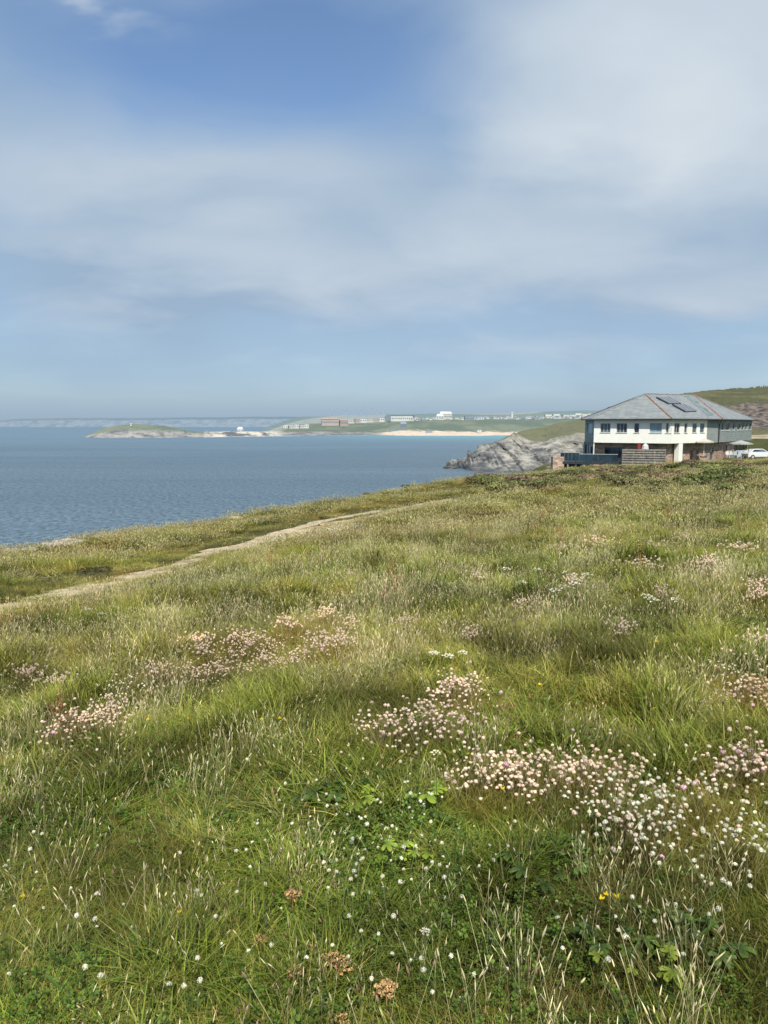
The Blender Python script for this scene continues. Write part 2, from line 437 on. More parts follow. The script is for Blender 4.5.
# footpath ----------------------------------------------------------
t = NT('worn_earth'); p = t.pos()
n = t.noise(2.2, p, 6, .7); n2 = t.noise(30, p, 3)
c = t.mix(t.ss(n, .3, .7), (.38, .30, .185), (.66, .54, .37)); c = t.mix(t.ss(n2, .55, .7, 0, .5), c, (.16, .12, .07))
M['path'] = t.out(t.bsdf(c, .95, t.bump(n2, .5, .03), .1))
def smooth_line(pts, step=.35):
    pts = np.array(pts, float); out = []
    for i in range(len(pts) - 1):
        p0, p1, p2, p3 = pts[max(i - 1, 0)], pts[i], pts[i + 1], pts[min(i + 2, len(pts) - 1)]
        n = max(2, int(np.linalg.norm(p2 - p1) / step))
        for k in range(n):
            u = k / n
            out.append(.5 * ((2 * p1) + (-p0 + p2) * u + (2 * p0 - 5 * p1 + 4 * p2 - p3) * u * u + (-p0 + 3 * p1 - 3 * p2 + p3) * u ** 3))
    out.append(pts[-1]); return np.array(out)
PATHS = []
def footpath(pix, w0, w1, seed, pre=()):
    pts = list(pre) + [ground(*q)[:2] for q in pix]
    L = smooth_line(pts); n = len(L)
    tg = np.gradient(L, axis=0); tg /= np.linalg.norm(tg, axis=1)[:, None]; nr = np.c_[-tg[:, 1], tg[:, 0]]
    wd = np.interp(np.arange(n), [0, n - 1], [w0, w1])
    s = np.arange(n) * .35
    a = wd * (.0 + 1.1 * fbm(s / .8, s * 0 + seed, 5, 4)); b = wd * (.0 + 1.1 * fbm(s / .8, s * 0 + seed + 9, 6, 4))
    K = 7; V = []
    for k in range(K):
        u = k / (K - 1); q = L + nr * (a * (1 - u) - b * u)[:, None]
        V.append(np.c_[q, H(q[:, 0], q[:, 1]) + .03 - (.03 if k in (0, K - 1) else 0)])
    V = np.stack(V, 1).reshape(-1, 3)
    Fc = [(i * K + k, i * K + k + 1, (i + 1) * K + k + 1, (i + 1) * K + k) for i in range(n - 1) for k in range(K - 1)]
    tag(obj('footpath', mesh('footpath', V, Fc, [M['path']], smooth=True)), kind='structure')
    PATHS.append((L, wd))
footpath(PATH_A, 1.05, .8, 3, pre=[(-16, 2), (-13, 8)])
footpath([(240, 546), (285, 531), (325, 521), (352, 515.5), (380, 511)], .4, .45, 7)
PA = np.concatenate([p for p, _ in PATHS]); PW = np.concatenate([w for _, w in PATHS])
def path_gap(x, y):
    """distance outside the trodden strip"""
    out = np.full(len(x), 9.)
    for c0 in range(0, len(x), 4000):
        d = np.hypot(x[c0:c0 + 4000, None] - PA[None, :, 0], y[c0:c0 + 4000, None] - PA[None, :, 1]) - PW[None] * .5
        out[c0:c0 + 4000] = d.min(1)
    return out

# ------------------------------------------------------------------ grass: tuft shapes
def blades(rng, n, spread, h, wd, bend, seg=3, dry=0., tip=.0):
    a = rng.uniform(0, 2 * pi, n); r = spread * np.sqrt(rng.uniform(0, 1, n))
    bx, by = r * np.cos(a), r * np.sin(a)
    la = a + rng.normal(0, .9, n); hh = rng.uniform(h[0], h[1], n); bd = rng.uniform(bend[0], bend[1], n) * hh
    wv = wd * rng.uniform(.6, 1.3, n); rr = rng.uniform(0, 1, n); dd = np.clip((rng.uniform(0, 1, n) < dry) * rng.uniform(.5, 1, n), 0, 1)
    wa = la + pi / 2 + rng.normal(0, .5, n)
    V = []; C = []
    for k in range(seg + 1):
        u = k / seg
        cx = bx + np.cos(la) * bd * u * u; cy = by + np.sin(la) * bd * u * u; cz = hh * (u - .25 * u ** 3 * np.clip(bd / hh, 0, 1.3)) - .02
        ww = wv * (1 - u ** 1.8) * .5 + wd * tip * .02
        V.append(np.c_[cx - np.cos(wa) * ww, cy - np.sin(wa) * ww, cz]); V.append(np.c_[cx + np.cos(wa) * ww, cy + np.sin(wa) * ww, cz])
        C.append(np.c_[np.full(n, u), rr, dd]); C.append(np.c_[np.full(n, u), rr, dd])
    K = 2 * (seg + 1)
    V = np.stack(V, 1).reshape(-1, 3); C = np.stack(C, 1).reshape(-1, 3)
    Fc = [(i * K + 2 * k, i * K + 2 * k + 1, i * K + 2 * k + 3, i * K + 2 * k + 2) for i in range(n) for k in range(seg)]
    return V, Fc, C

def join(parts):
    V = []; Fc = []; C = []; MI = []; b = 0
    for (v, f, c, m) in parts:
        V.append(v); C.append(c); Fc += [tuple(i + b for i in q) for q in f]; MI += [m] * len(f); b += len(v)
    return np.concatenate(V), Fc, np.concatenate(C), MI

def spindles(rng, tops, dirs, L, rad, sides=4):
    n = len(tops); V = []; C = []
    prof = [(0, .35), (.2, .95), (.6, .8), (1, .05)]
    rr = rng.uniform(0, 1, n)
    for u, q in prof:
        for k in range(sides):
            an = 2 * pi * k / sides
            e1 = np.cross(dirs, [0.3, .9, .1]); e1 /= np.linalg.norm(e1, axis=1)[:, None]; e2 = np.cross(dirs, e1)
            V.append(tops + dirs * (u * L)[:, None] + (e1 * cos(an) + e2 * sin(an)) * (rad * q)[:, None])
            C.append(np.c_[np.full(n, u * .7 + .15), rr, np.zeros(n)])
    K = sides * len(prof)
    V = np.stack(V, 1).reshape(-1, 3); C = np.stack(C, 1).reshape(-1, 3)
    Fc = [(i * K + j * sides + k, i * K + j * sides + (k + 1) % sides, i * K + (j + 1) * sides + (k + 1) % sides, i * K + (j + 1) * sides + k) for i in range(n) for j in range(len(prof) - 1) for k in range(sides)]
    return V, Fc, C

def seed_stems(rng, n, spread, h, lean, wd, L, rad, wind=(.10, .03)):
    a = rng.uniform(0, 2 * pi, n); r = spread * np.sqrt(rng.uniform(0, 1, n))
    base = np.c_[r * np.cos(a), r * np.sin(a), np.full(n, -.02)]
    hh = rng.uniform(*h, n); la = rng.uniform(0, 2 * pi, n); ln = rng.uniform(0, lean, n)
    tv = np.c_[np.cos(la) * ln + wind[0], np.sin(la) * ln + wind[1], np.ones(n)]
    V = []; C = []; rr = rng.uniform(0, 1, n); wa = rng.uniform(0, 2 * pi, n)
    for u in (0, .5, 1):
        c = base + tv * (hh * u)[:, None]; c[:, 0] += (u * u) * hh * .12 * np.cos(la); c[:, 1] += u * u * hh * .12 * np.sin(la)
        ww = wd * (1 - .45 * u) * .5
        for s in (-1, 1):
            V.append(c + np.c_[np.cos(wa) * ww * s, np.sin(wa) * ww * s, np.zeros(n)]); C.append(np.c_[np.full(n, u), rr, np.zeros(n)])
    tops = base + tv * hh[:, None]; tops[:, 0] += hh * .12 * np.cos(la); tops[:, 1] += hh * .12 * np.sin(la)
    K = 6; Vs = np.stack(V, 1).reshape(-1, 3); Cs = np.stack(C, 1).reshape(-1, 3)
    Fs = [(i * K + 2 * k, i * K + 2 * k + 1, i * K + 2 * k + 3, i * K + 2 * k + 2) for i in range(n) for k in range(2)]
    dr = tv + np.c_[np.cos(la) * .35, np.sin(la) * .35, np.zeros(n)]; dr /= np.linalg.norm(dr, axis=1)[:, None]
    sv = spindles(rng, tops - dr * .004, dr, rng.uniform(*L, n), rng.uniform(*rad, n))
    return (Vs, Fs, Cs), sv

def src(name, parts, mats):
    V, Fc, C, MI = join(parts)
    me = mesh(name, V, Fc, mats, MI, col=C)
    return bpy.data.objects.new(name, me)          # source shape only, lives in an unlinked collection

def trefoils(rng, n, spread, size, h):
    V = []; Fc = []; C = []
    for i in range(n):
        a = rng.uniform(0, 2 * pi); r = spread * math.sqrt(rng.uniform()); c = np.array([r * cos(a), r * sin(a), rng.uniform(*h)])
        s = size * rng.uniform(.6, 1.3); rot = rng.uniform(0, 2 * pi); tl = rng.normal(0, .3, 2); g = rng.uniform()
        for k in range(3):
            d = rot + k * 2 * pi / 3
            loc = [(0, 0), (.55, -.42), (1.0, -.32), (.95, 0), (1.0, .32), (.55, .42)]
            b = len(V)
            for (u, v) in loc:
                x = (u * cos(d) - v * sin(d)) * s; y = (u * sin(d) + v * cos(d)) * s
                V.append((c[0] + x, c[1] + y, c[2] + x * tl[0] + y * tl[1] - (abs(v) < .01) * s * .12)); C.append((.4 + u * .5, g, 0))
            Fc += [(b, b + 1, b + 2, b + 3), (b, b + 3, b + 4, b + 5)]
    return np.array(V), Fc, np.array(C)

def strap_leaves(rng, n, L, wd, el=(.5, 1.2), seg=5):
    V = []; Fc = []; C = []
    for i in range(n):
        a = rng.uniform(0, 2 * pi); e = rng.uniform(*el); ln = rng.uniform(*L); g = rng.uniform(); w_ = wd * rng.uniform(.7, 1.2)
        d = np.array([cos(a), sin(a)]); pr = np.array([-sin(a), cos(a)]); pos = np.array([0., 0., 0.]); b = len(V)
        for k in range(seg + 1):
            u = k / seg; q = w_ * math.sin(pi * min(1, u * .86 + .12)) ** .8 * .5
            for sgn, dz in ((-1, .25), (0, 0), (1, .25)):
                V.append((pos[0] + pr[0] * q * sgn, pos[1] + pr[1] * q * sgn, pos[2] + q * dz * abs(sgn)))
                C.append((.25 + u * .7, g, 0))
            pos = pos + np.array([d[0] * cos(e), d[1] * cos(e), sin(e)]) * ln / seg; e -= rng.uniform(.12, .3)
        for k in range(seg):
            for m_ in range(2):
                Fc.append((b + k * 3 + m_, b + k * 3 + m_ + 1, b + (k + 1) * 3 + m_ + 1, b + (k + 1) * 3 + m_))
    return np.array(V), Fc, np.array(C)

def scatter(name, sources, pts, rot, scl, idx, label=None):
    c = bpy.data.collections.new(name + '_shapes')
    for i, o in enumerate(sources):
        o.name = '%s_shape_%02d' % (name, i); c.objects.link(o)
    me = bpy.data.meshes.new(name); me.from_pydata(pts.tolist(), [], [])
    a = me.attributes.new('rot', 'FLOAT_VECTOR', 'POINT'); a.data.foreach_set('vector', rot.astype(np.float32).ravel())
    a = me.attributes.new('scl', 'FLOAT_VECTOR', 'POINT'); a.data.foreach_set('vector', scl.astype(np.float32).ravel())
    a = me.attributes.new('pick', 'INT', 'POINT'); a.data.foreach_set('value', idx.astype(np.int32))
    o = obj(name, me)
    g = bpy.data.node_groups.new(name, 'GeometryNodeTree')
    g.interface.new_socket('Geometry', in_out='INPUT', socket_type='NodeSocketGeometry'); g.interface.new_socket('Geometry', in_out='OUTPUT', socket_type='NodeSocketGeometry')
    N = g.nodes; gi = N.new('NodeGroupInput'); go = N.new('NodeGroupOutput')
    ci = N.new('GeometryNodeCollectionInfo'); ci.inputs[0].default_value = c; ci.inputs[1].default_value = True; ci.inputs[2].default_value = True
    ip = N.new('GeometryNodeInstanceOnPoints'); ip.inputs['Pick Instance'].default_value = True
    def na(nm, ty):
        x = N.new('GeometryNodeInputNamedAttribute'); x.data_type = ty; x.inputs[0].default_value = nm; return x.outputs[0]
    e2r = N.new('FunctionNodeEulerToRotation'); g.links.new(na('rot', 'FLOAT_VECTOR'), e2r.inputs[0])
    g.links.new(gi.outputs[0], ip.inputs['Points']); g.links.new(ci.outputs[0], ip.inputs['Instance'])
    g.links.new(na('pick', 'INT'), ip.inputs['Instance Index']); g.links.new(e2r.outputs[0], ip.inputs['Rotation']); g.links.new(na('scl', 'FLOAT_VECTOR'), ip.inputs['Scale'])
    g.links.new(ip.outputs[0], go.inputs[0])
    md = o.modifiers.new('scatter', 'NODES'); md.node_group = g
    return tag(o, label, None, None, 'stuff')

def sample(bands, keep=None):
    """points in the wedge of land in front: bands of (near, far, per square metre, scale)"""
    P_, Sc = [], []
    for (a, b, dens, sc) in bands:
        wmax = .66 * b + 5.5
        n = int(2 * wmax * (b - a) * dens)
        x = RG.uniform(-wmax, wmax, n); y = RG.uniform(a, b, n)
        m = np.abs(x) < .66 * np.maximum(y, 0) + 5.0
        x, y = x[m], y[m]
        P_.append(np.c_[x, y]); Sc.append(np.full(len(x), sc))
    P_ = np.concatenate(P_); Sc = np.concatenate(Sc)
    d = edge_dist(P_[:, 0], P_[:, 1]); pg = path_gap(P_[:, 0], P_[:, 1])
    hx = (P_[:, 1] > 95.) & (P_[:, 0] > 24)
    m = (d < .9) & ((pg > .05) | (RG.uniform(0, 1, len(pg)) < .10 + .4 * (fbm(P_[:, 0] / .7, P_[:, 1] / .7, 44, 3) > .6))) & ~hx
    return P_[m], Sc[m], pg[m]

def place(P_, Sc, pick, tilt=.12, zs=None, zo=0):
    n = len(P_)
    z = H(P_[:, 0], P_[:, 1]) + zo
    rot = np.c_[RG.normal(0, tilt, n), RG.normal(0, tilt, n), RG.uniform(0, 2 * pi, n)]
    s = Sc * RG.uniform(.75, 1.3, n); zz = s * (1 if zs is None else zs)
    return np.c_[P_, z], rot, np.c_[s, s, zz], pick

# ------------------------------------------------------------------ where the thrift cushions stand (measured from the photograph)
# px, py of the cushion foot, half width (px), label
THRIFT = [
    (425, 752, 62, 'broad dense thrift clump with papery pink heads behind a green umbel plant'),
    (500, 806, 42, 'loose thrift clump with brownish pink heads left of the largest thrift clump'),
    (575, 812, 66, 'largest thrift clump, crowded with pale pink heads, at centre right'),
    (628, 850, 48, 'thrift clump with white heads spread on tall green stems below the largest clump'),
    (700, 838, 54, 'thrift clump of scattered white heads beside the large clumps near the right edge'),
    (745, 800, 30, 'thrift clump of pinkish heads cut by the right edge of the view'),
    (748, 722, 30, 'dense thrift clump in front of another pink clump at the right side'),
    (218, 692, 34, 'dense pale thrift clump left of a long row of thrift'),
    (255, 664, 30, 'thrift clump with small rosy heads forming the upper left of the long row'),
    (312, 672, 36, 'wide thrift clump with crowded rosy heads at right end of the long row'),
    (85, 752, 40, 'thrift clump with faded buff pink heads in long grass at far left'),
    (130, 712, 28, 'slender thrift clump with creamy heads behind the far left clump'),
    (735, 700, 34, 'dense pink thrift clump at the right side, behind the scattered white heads'),
    (640, 880, 36, 'sparse white headed thrift on green stems above the strap leaved plant'),
    (735, 884, 30, 'sparse cream headed thrift in dark green cushion grass at right'),
    (455, 715, 26, 'small rosy thrift clump just behind the broad dense clump'),
]
FAR_THRIFT = [(325, 628, 20), (350, 640, 18), (710, 588, 22), (755, 612, 18), (640, 578, 26), (660, 610, 18), (600, 552, 20), (655, 556, 22), (575, 596, 20),
              (705, 575, 20), (755, 600, 20), (470, 655, 18), (30, 690, 22), (520, 620, 16), (405, 640, 20), (740, 560, 20), (690, 548, 18), (560, 560, 16),
              (60, 700, 20), (160, 690, 18), (205, 668, 26), (240, 655, 24), (330, 655, 26), (110, 735, 22), (200, 655, 20), (480, 590, 16), (620, 650, 16), (765, 660, 18), (290, 640, 24), (345, 660, 18), (270, 680, 24)]
TP = [(*ground(px, py), hw, lab) for px, py, hw, lab in THRIFT]
FTP = [(*ground(px, py), hw) for px, py, hw in FAR_THRIFT]
THC = np.array([(x, y, hw / F * y) for x, y, z, hw, _ in TP] + [(x, y, hw / F * y) for x, y, z, hw in FTP])

def thrift_cover(x, y):
    d = np.full(len(x), 9.)
    for cx, cy, r in THC:
        d = np.minimum(d, np.hypot((x - cx) / r, (y - cy) / (r * .8 + .08)))
    return d

rg = np.random.default_rng(5)
# ------------------------------------------------------------------ grass scatter
green = []
for k in range(5):
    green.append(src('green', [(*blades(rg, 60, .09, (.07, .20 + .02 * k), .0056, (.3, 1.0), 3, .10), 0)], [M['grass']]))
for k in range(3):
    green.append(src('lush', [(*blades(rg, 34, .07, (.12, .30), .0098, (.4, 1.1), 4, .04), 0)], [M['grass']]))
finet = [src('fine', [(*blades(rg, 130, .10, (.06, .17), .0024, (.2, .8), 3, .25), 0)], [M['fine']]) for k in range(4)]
seeds = []
for k in range(6):
    A_, B_ = seed_stems(rg, 8 + 2 * k % 5, .10, (.16, .34), .30, .0018, (.016, .042), (.0014, .0030))
    seeds.append(src('seed', [(*A_, 0), (*B_, 1)], [M['straw'], M['seed']]))
for k in range(2):
    A_, B_ = seed_stems(rg, 5, .08, (.15, .30), .4, .0020, (.015, .03), (.0035, .0055))
    seeds.append(src('plantain', [(*A_, 0), (*B_, 1)], [M['straw'], M['brownseed']]))
farg = []
for k in range(5):
    farg.append(src('far', [(*blades(rg, 110, .34, (.10, .30), .012, (.3, 1.0), 2, .22), 0)], [M['grass']]))
farf = [src('farfine', [(*blades(rg, 130, .34, (.08, .24), .008, (.2, .8), 2, .35), 0)], [M['fine']]) for k in range(3)]
fars = []
for k in range(4):
    A_, B_ = seed_stems(rg, 26, .36, (.20, .40), .25, .0040, (.05, .10), (.005, .009))
    fars.append(src('farseed', [(*A_, 0), (*B_, 1)], [M['grass'], M['dullseed']]))
clov = [src('clover', [(*trefoils(rg, 46, .13, .011, (.02, .09)), 0)], [M['clover']]) for k in range(3)]
leafy = [src('leafy', [(*strap_leaves(rg, 14, (.05, .14), .014, (.3, 1.1)), 0)], [M['broad']]) for k in range(3)]

def field(x, y, s, seed): return fbm(x / s, y / s, seed, 4)

# green tufts near
P_, Sc, pg = sample([(.6, 3.2, 300, .85), (3.2, 6, 190, 1.0), (6, 11, 95, 1.25), (11, 20, 38, 1.6)])
hv = field(P_[:, 0], P_[:, 1], .8, 51); tv = thrift_cover(P_[:, 0], P_[:, 1])
hs = (.36 + .80 * sm(.34, .74, hv)) * (.62 + .7 * sm(.35, .7, field(P_[:, 0], P_[:, 1], .24, 57)))
hs = hs * np.where(tv < 1.35, .55, 1) * (.26 + .74 * sm(.2, 2.0, pg)) * (.72 + .28 * sm(20, 6, P_[:, 1]))
LOW = [(*ground(a_, b_)[:2], c_) for a_, b_, c_ in [(390, 890, .30), (350, 850, .3), (640, 1000, .25), (600, 960, .2), (700, 985, .2), (60, 940, .2), (430, 930, .25)]]
for a_, b_, c_ in LOW: hs = hs * (1 - .5 * np.exp(-((P_[:, 0] - a_) ** 2 + (P_[:, 1] - b_) ** 2) / (c_ * c_)))
pick = np.where(RG.uniform(0, 1, len(P_)) < .16 + .5 * sm(.55, .7, field(P_[:, 0], P_[:, 1], 1.6, 52)), RG.integers(5, 8, len(P_)), RG.integers(0, 5, len(P_)))
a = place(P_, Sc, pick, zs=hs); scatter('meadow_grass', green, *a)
# fescue
P_, Sc, pg = sample([(.6, 3.2, 170, .9), (3.2, 6, 110, 1.05), (6, 11, 60, 1.4), (11, 20, 26, 1.9)])
fv = field(P_[:, 0], P_[:, 1], 1.4, 61); tv = thrift_cover(P_[:, 0], P_[:, 1])
m = (fv > .46) | (tv < 1.15) | (pg < .5); P_, Sc, tv, pg = P_[m], Sc[m], tv[m], pg[m]
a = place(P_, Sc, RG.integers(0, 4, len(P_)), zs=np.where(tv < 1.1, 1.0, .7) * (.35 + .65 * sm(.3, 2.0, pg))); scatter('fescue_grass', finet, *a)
# seed stems
P_, Sc, pg = sample([(.8, 3.2, 120, .8), (3.2, 6, 100, .95), (6, 11, 64, 1.1), (11, 20, 34, 1.25)])
sv = field(P_[:, 0], P_[:, 1], .95, 71); s2 = field(P_[:, 0], P_[:, 1], 4.5, 72); tv = thrift_cover(P_[:, 0], P_[:, 1])
pr = sm(.44, .64, sv) * (.45 + .85 * sm(2, 9, P_[:, 1])) + .13 + .5 * sm(.5, .65, s2) * sm(5, 9, P_[:, 1])
pr = pr * np.where(tv < 1, .25, 1) * sm(.5, 2.4, pg)
TALL = [(*ground(a_, b_)[:2], c_) for a_, b_, c_ in [(150, 930, .22), (230, 920, .25), (95, 960, .2), (60, 900, .16), (290, 880, .18), (250, 760, .28), (620, 985, .12), (600, 905, .16), (700, 900, .15), (470, 985, .15), (345, 935, .15), (30, 760, .35), (180, 830, .2)]]
tall = np.zeros(len(P_))
for a_, b_, c_ in TALL: tall = np.maximum(tall, np.exp(-((P_[:, 0] - a_) ** 2 + (P_[:, 1] - b_) ** 2) / (c_ * c_)))
pr = np.maximum(pr, tall * .95)
m = RG.uniform(0, 1, len(P_)) < pr; P_, Sc, sv, tall = P_[m], Sc[m], sv[m], tall[m]
pick = np.where(RG.uniform(0, 1, len(P_)) < .82, RG.integers(0, 6, len(P_)), RG.integers(6, 8, len(P_)))
a = place(P_, Sc, pick, .10, zs=.62 + .50 * sm(.45, .7, sv) + .35 * tall); scatter('grass_seedheads', seeds, *a)
# clover and small leaves
P_, Sc, pg = sample([(.6, 3.4, 90, .9), (3.4, 7, 30, 1.1)])
cvv = field(P_[:, 0], P_[:, 1], .9, 81) + .22 * np.exp(-((P_[:, 0] - .75) ** 2 + (P_[:, 1] - 2.1) ** 2) / .3)
m = cvv > .5; P_, Sc, cvv = P_[m], Sc[m], cvv[m]
a = place(P_, Sc, RG.integers(0, 3, len(P_)), .2, zo=.0, zs=1.0 + .6 * sm(.5, .8, cvv)); scatter('clover_leaves', clov, *a)
P_, Sc, pg = sample([(.6, 3.4, 46, 1.0), (3.4, 7, 14, 1.3)])
m = field(P_[:, 0], P_[:, 1], .7, 85) > .52; P_, Sc = P_[m], Sc[m]
a = place(P_, Sc, RG.integers(0, 3, len(P_)), .2, zo=0); scatter('plantain_leaves', leafy, *a)
# far meadow
P_, Sc, pg = sample([(18, 30, 10, 1.0), (30, 50, 6, 1.15), (50, 92, 3.6, 1.3)])
hv = field(P_[:, 0], P_[:, 1], 2.6, 91)
a = place(P_, Sc, np.where(field(P_[:, 0], P_[:, 1], 6, 93) > .5, RG.integers(0, 5, len(P_)), RG.integers(5, 8, len(P_))), zs=(.30 + .55 * sm(.35, .75, hv)) * (.28 + .72 * sm(.4, 3.0, pg))); scatter('distant_meadow_grass', farg + farf, *a)
P_, Sc, pg = sample([(18, 30, 7, 1.0), (30, 50, 3.5, 1.1), (50, 90, 1.5, 1.2)])
pr = .3 + .9 * sm(.40, .60, field(P_[:, 0], P_[:, 1], 3.5, 95)); m = (RG.uniform(0, 1, len(P_)) < pr) & (pg > 1.2); P_, Sc = P_[m], Sc[m]
a = place(P_, Sc, RG.integers(0, 4, len(P_)), .08, zs=.72); scatter('distant_seedheads', fars, *a)

# ------------------------------------------------------------------ flower parts
def head_mesh(name, rng, r, n, mats, flat=.8, petal=.7, dark=0):
    V = []; Fc = []; C = []
    for i in range(n):
        z = 1 - (i + .5) / n * 1.55; ph = i * 2.399 + rng.normal(0, .1); q = math.sqrt(max(0, 1 - z * z))
        d = np.array([q * cos(ph), q * sin(ph), z * flat]); c = d * r * rng.uniform(.82, 1.08)
        u = np.cross(d, (0, 0, 1.)) if abs(z) < .95 else np.array([1., 0, 0]); u /= np.linalg.norm(u) + 1e-9; v = np.cross(u, d); v /= np.linalg.norm(v) + 1e-9
        s = r * petal * rng.uniform(.7, 1.5); o = d * r * .22
        an = rng.uniform(0, pi); uu = u * cos(an) + v * sin(an); vv = -u * sin(an) + v * cos(an); g = rng.uniform()
        b = len(V); V += [c - uu * s * .5 + o, c - vv * s * .5, c + uu * s * .5 + o, c + vv * s * .5]
        C += [(.35 + .5 * (z + 1) / 2 + rng.uniform(-.1, .15), g, dark)] * 4; Fc.append((b, b + 1, b + 2, b + 3))
    core = MB(); core.ball((0, 0, -.0), r * .6, 6, 4, sc=(1, 1, flat)); b = len(V)
    V += core.V; C += [(.15, .5, dark)] * len(core.V); Fc += [tuple(i + b for i in f) for f in core.F]
    return mesh(name, V, Fc, mats, col=np.array(C))

def stem_mesh(name, rng, h, lean, rad, mats, n=4):
    la = rng.uniform(0, 2 * pi); pts = []; 
    for k in range(n):
        u = k / (n - 1); pts.append((cos(la) * lean * u * u * h, sin(la) * lean * u * u * h, h * u - (.03 if k == 0 else 0)))
    b = MB(); b.tube(pts, [rad * (1 - .3 * k / (n - 1)) for k in range(n)], 4)
    me = mesh(name, b.V, b.F, mats, col=np.array([(p[2] / h, .5, 0) for p in b.V]))
    return me, pts[-1]

def cushion_mesh(rng, rad, n):
    v, f, c = blades(rng, n, rad, (.05, .13), .0028, (.15, .9), 2, .06)
    rr = np.hypot(v[:, 0], v[:, 1]); v[:, 2] += .10 * np.clip(1 - (rr / (rad + .03)) ** 2, 0, 1)
    return v, f, c

rt = np.random.default_rng(17)
STEMS = [stem_mesh('flower_stem', rt, h, .35, .0011, [M['stem']]) for h in (.13, .15, .17, .19, .21, .16, .18, .145)]
GSTEMS = [stem_mesh('flower_stem', rt, h, .35, .0011, [M['greenstem']]) for h in (.06, .08, .10, .12, .09, .14)]
HEADS = [head_mesh('flower_head', rt, .0078, 30, [M['thrift']], .85) for _ in range(5)]
WHEADS = [head_mesh('flower_head', rt, .0070, 30, [M['white']], .9) for _ in range(3)]
PHEADS = [head_mesh('flower_head', rt, .0105, 34, [M['pink']], .85) for _ in range(2)]
CLHEADS = [head_mesh('flower_head', rt, .0068, 28, [M['white']], .95, .6) for _ in range(3)]

def bloom_mass(rng, x, y, z, rad, n, pool):
    V = []; Fc = []; C = []; MI = []
    for k in range(n):
        a = rng.uniform(0, 2 * pi); r = rad * min(1.5, 1.25 * math.sqrt(rng.uniform()) * rng.uniform(.5, 1.15)); lx, ly = r * cos(a), r * sin(a) * .75; lz = float(H(x + lx, y + ly)[0]) - z; s = rng.uniform(.9, 1.4) * (1.22 - .38 * min(1.3, r / rad) ** 2)
        me, top = STEMS[rng.integers(len(STEMS))]; hm = pool[rng.integers(len(pool))]; ca, sa = cos(a), sin(a); tp = np.array([top[0] * ca - top[1] * sa, top[0] * sa + top[1] * ca, top[2]]) * s
        for mm, off, sc, mi in ((me, (lx, ly, lz), s, 0), (hm, (lx + tp[0], ly + tp[1], lz + tp[2]), rng.uniform(.7, 1.15), 1)):
            b = len(V)
            for q in mm.vertices: V.append(((q.co.x * ca - q.co.y * sa) * sc + off[0], (q.co.x * sa + q.co.y * ca) * sc + off[1], q.co.z * sc + off[2]))
            cd = mm.attributes['tint'].data; C += [tuple(cd[j].color)[:3] for j in range(len(mm.vertices))]
            for pl in mm.polygons: Fc.append(tuple(i_ + b for i_ in pl.vertices)); MI.append(mi)
    return mesh('thrift_bloom', V, Fc, [M['stem'], pool[0].materials[0]], MI, col=np.array(C))
TI = []
for i, (x, y, z, hw, lab) in enumerate(TP):
    rad = hw / F * y * 1.12
    n = int(np.clip(hw * 2.0, 50, 98))
    if 'sparse' in lab or 'scattered' in lab: n = int(n * .6)
    t_ = empty('thrift_clump', (x, y, z), lab, 'thrift', 'thrift clumps in flower')
    v, f, c = cushion_mesh(rt, rad * .95, int(900 + 2500 * rad)); v[:, 1] *= .75
    v[:, 2] += H(v[:, 0] + x, v[:, 1] + y) - z
    obj('leaf_cushion', mesh('leaf_cushion', v, f, [M['fine']], col=c), t_)
    white = 'white' in lab or 'cream' in lab
    mass = obj('thrift_bloom', bloom_mass(rt, x, y, z, rad, int(n * (.25 if white else (1.9 if i in (0, 7, 8, 9, 10, 12, 15) else 1.3))), WHEADS if white else HEADS), t_); mass['kind'] = 'stuff'
    for k in range(n):
        a = rt.uniform(0, 2 * pi); r = rad * min(1.35, .08 + 1.1 * math.sqrt(rt.uniform()) * rt.uniform(.55, 1.1))
        lx, ly = r * cos(a), r * sin(a) * .75
        sm_, top = STEMS[rt.integers(len(STEMS))]
        s = rt.uniform(.95, 1.45) * (1.22 - .38 * min(1.3, r / rad) ** 2)
        st = obj('flower_stem', sm_, t_, (lx, ly, float(H(x + lx, y + ly)[0]) - z))
        st.rotation_euler = (rt.normal(0, .12), rt.normal(0, .12) + r / rad * .1, rt.uniform(0, 6.28)); st.scale = (s, s, s)
        hp = WHEADS if (white and rt.uniform() < .75) else (PHEADS if rt.uniform() < .03 else HEADS)
        h_ = obj('flower_head', hp[rt.integers(len(hp))], st, top)
        q = rt.uniform(.62, 1.2) / s; h_.scale = (q, q, q * rt.uniform(.7, 1.1)); h_.rotation_euler = (rt.normal(0, .5), rt.normal(0, .3), rt.uniform(0, 6.28))

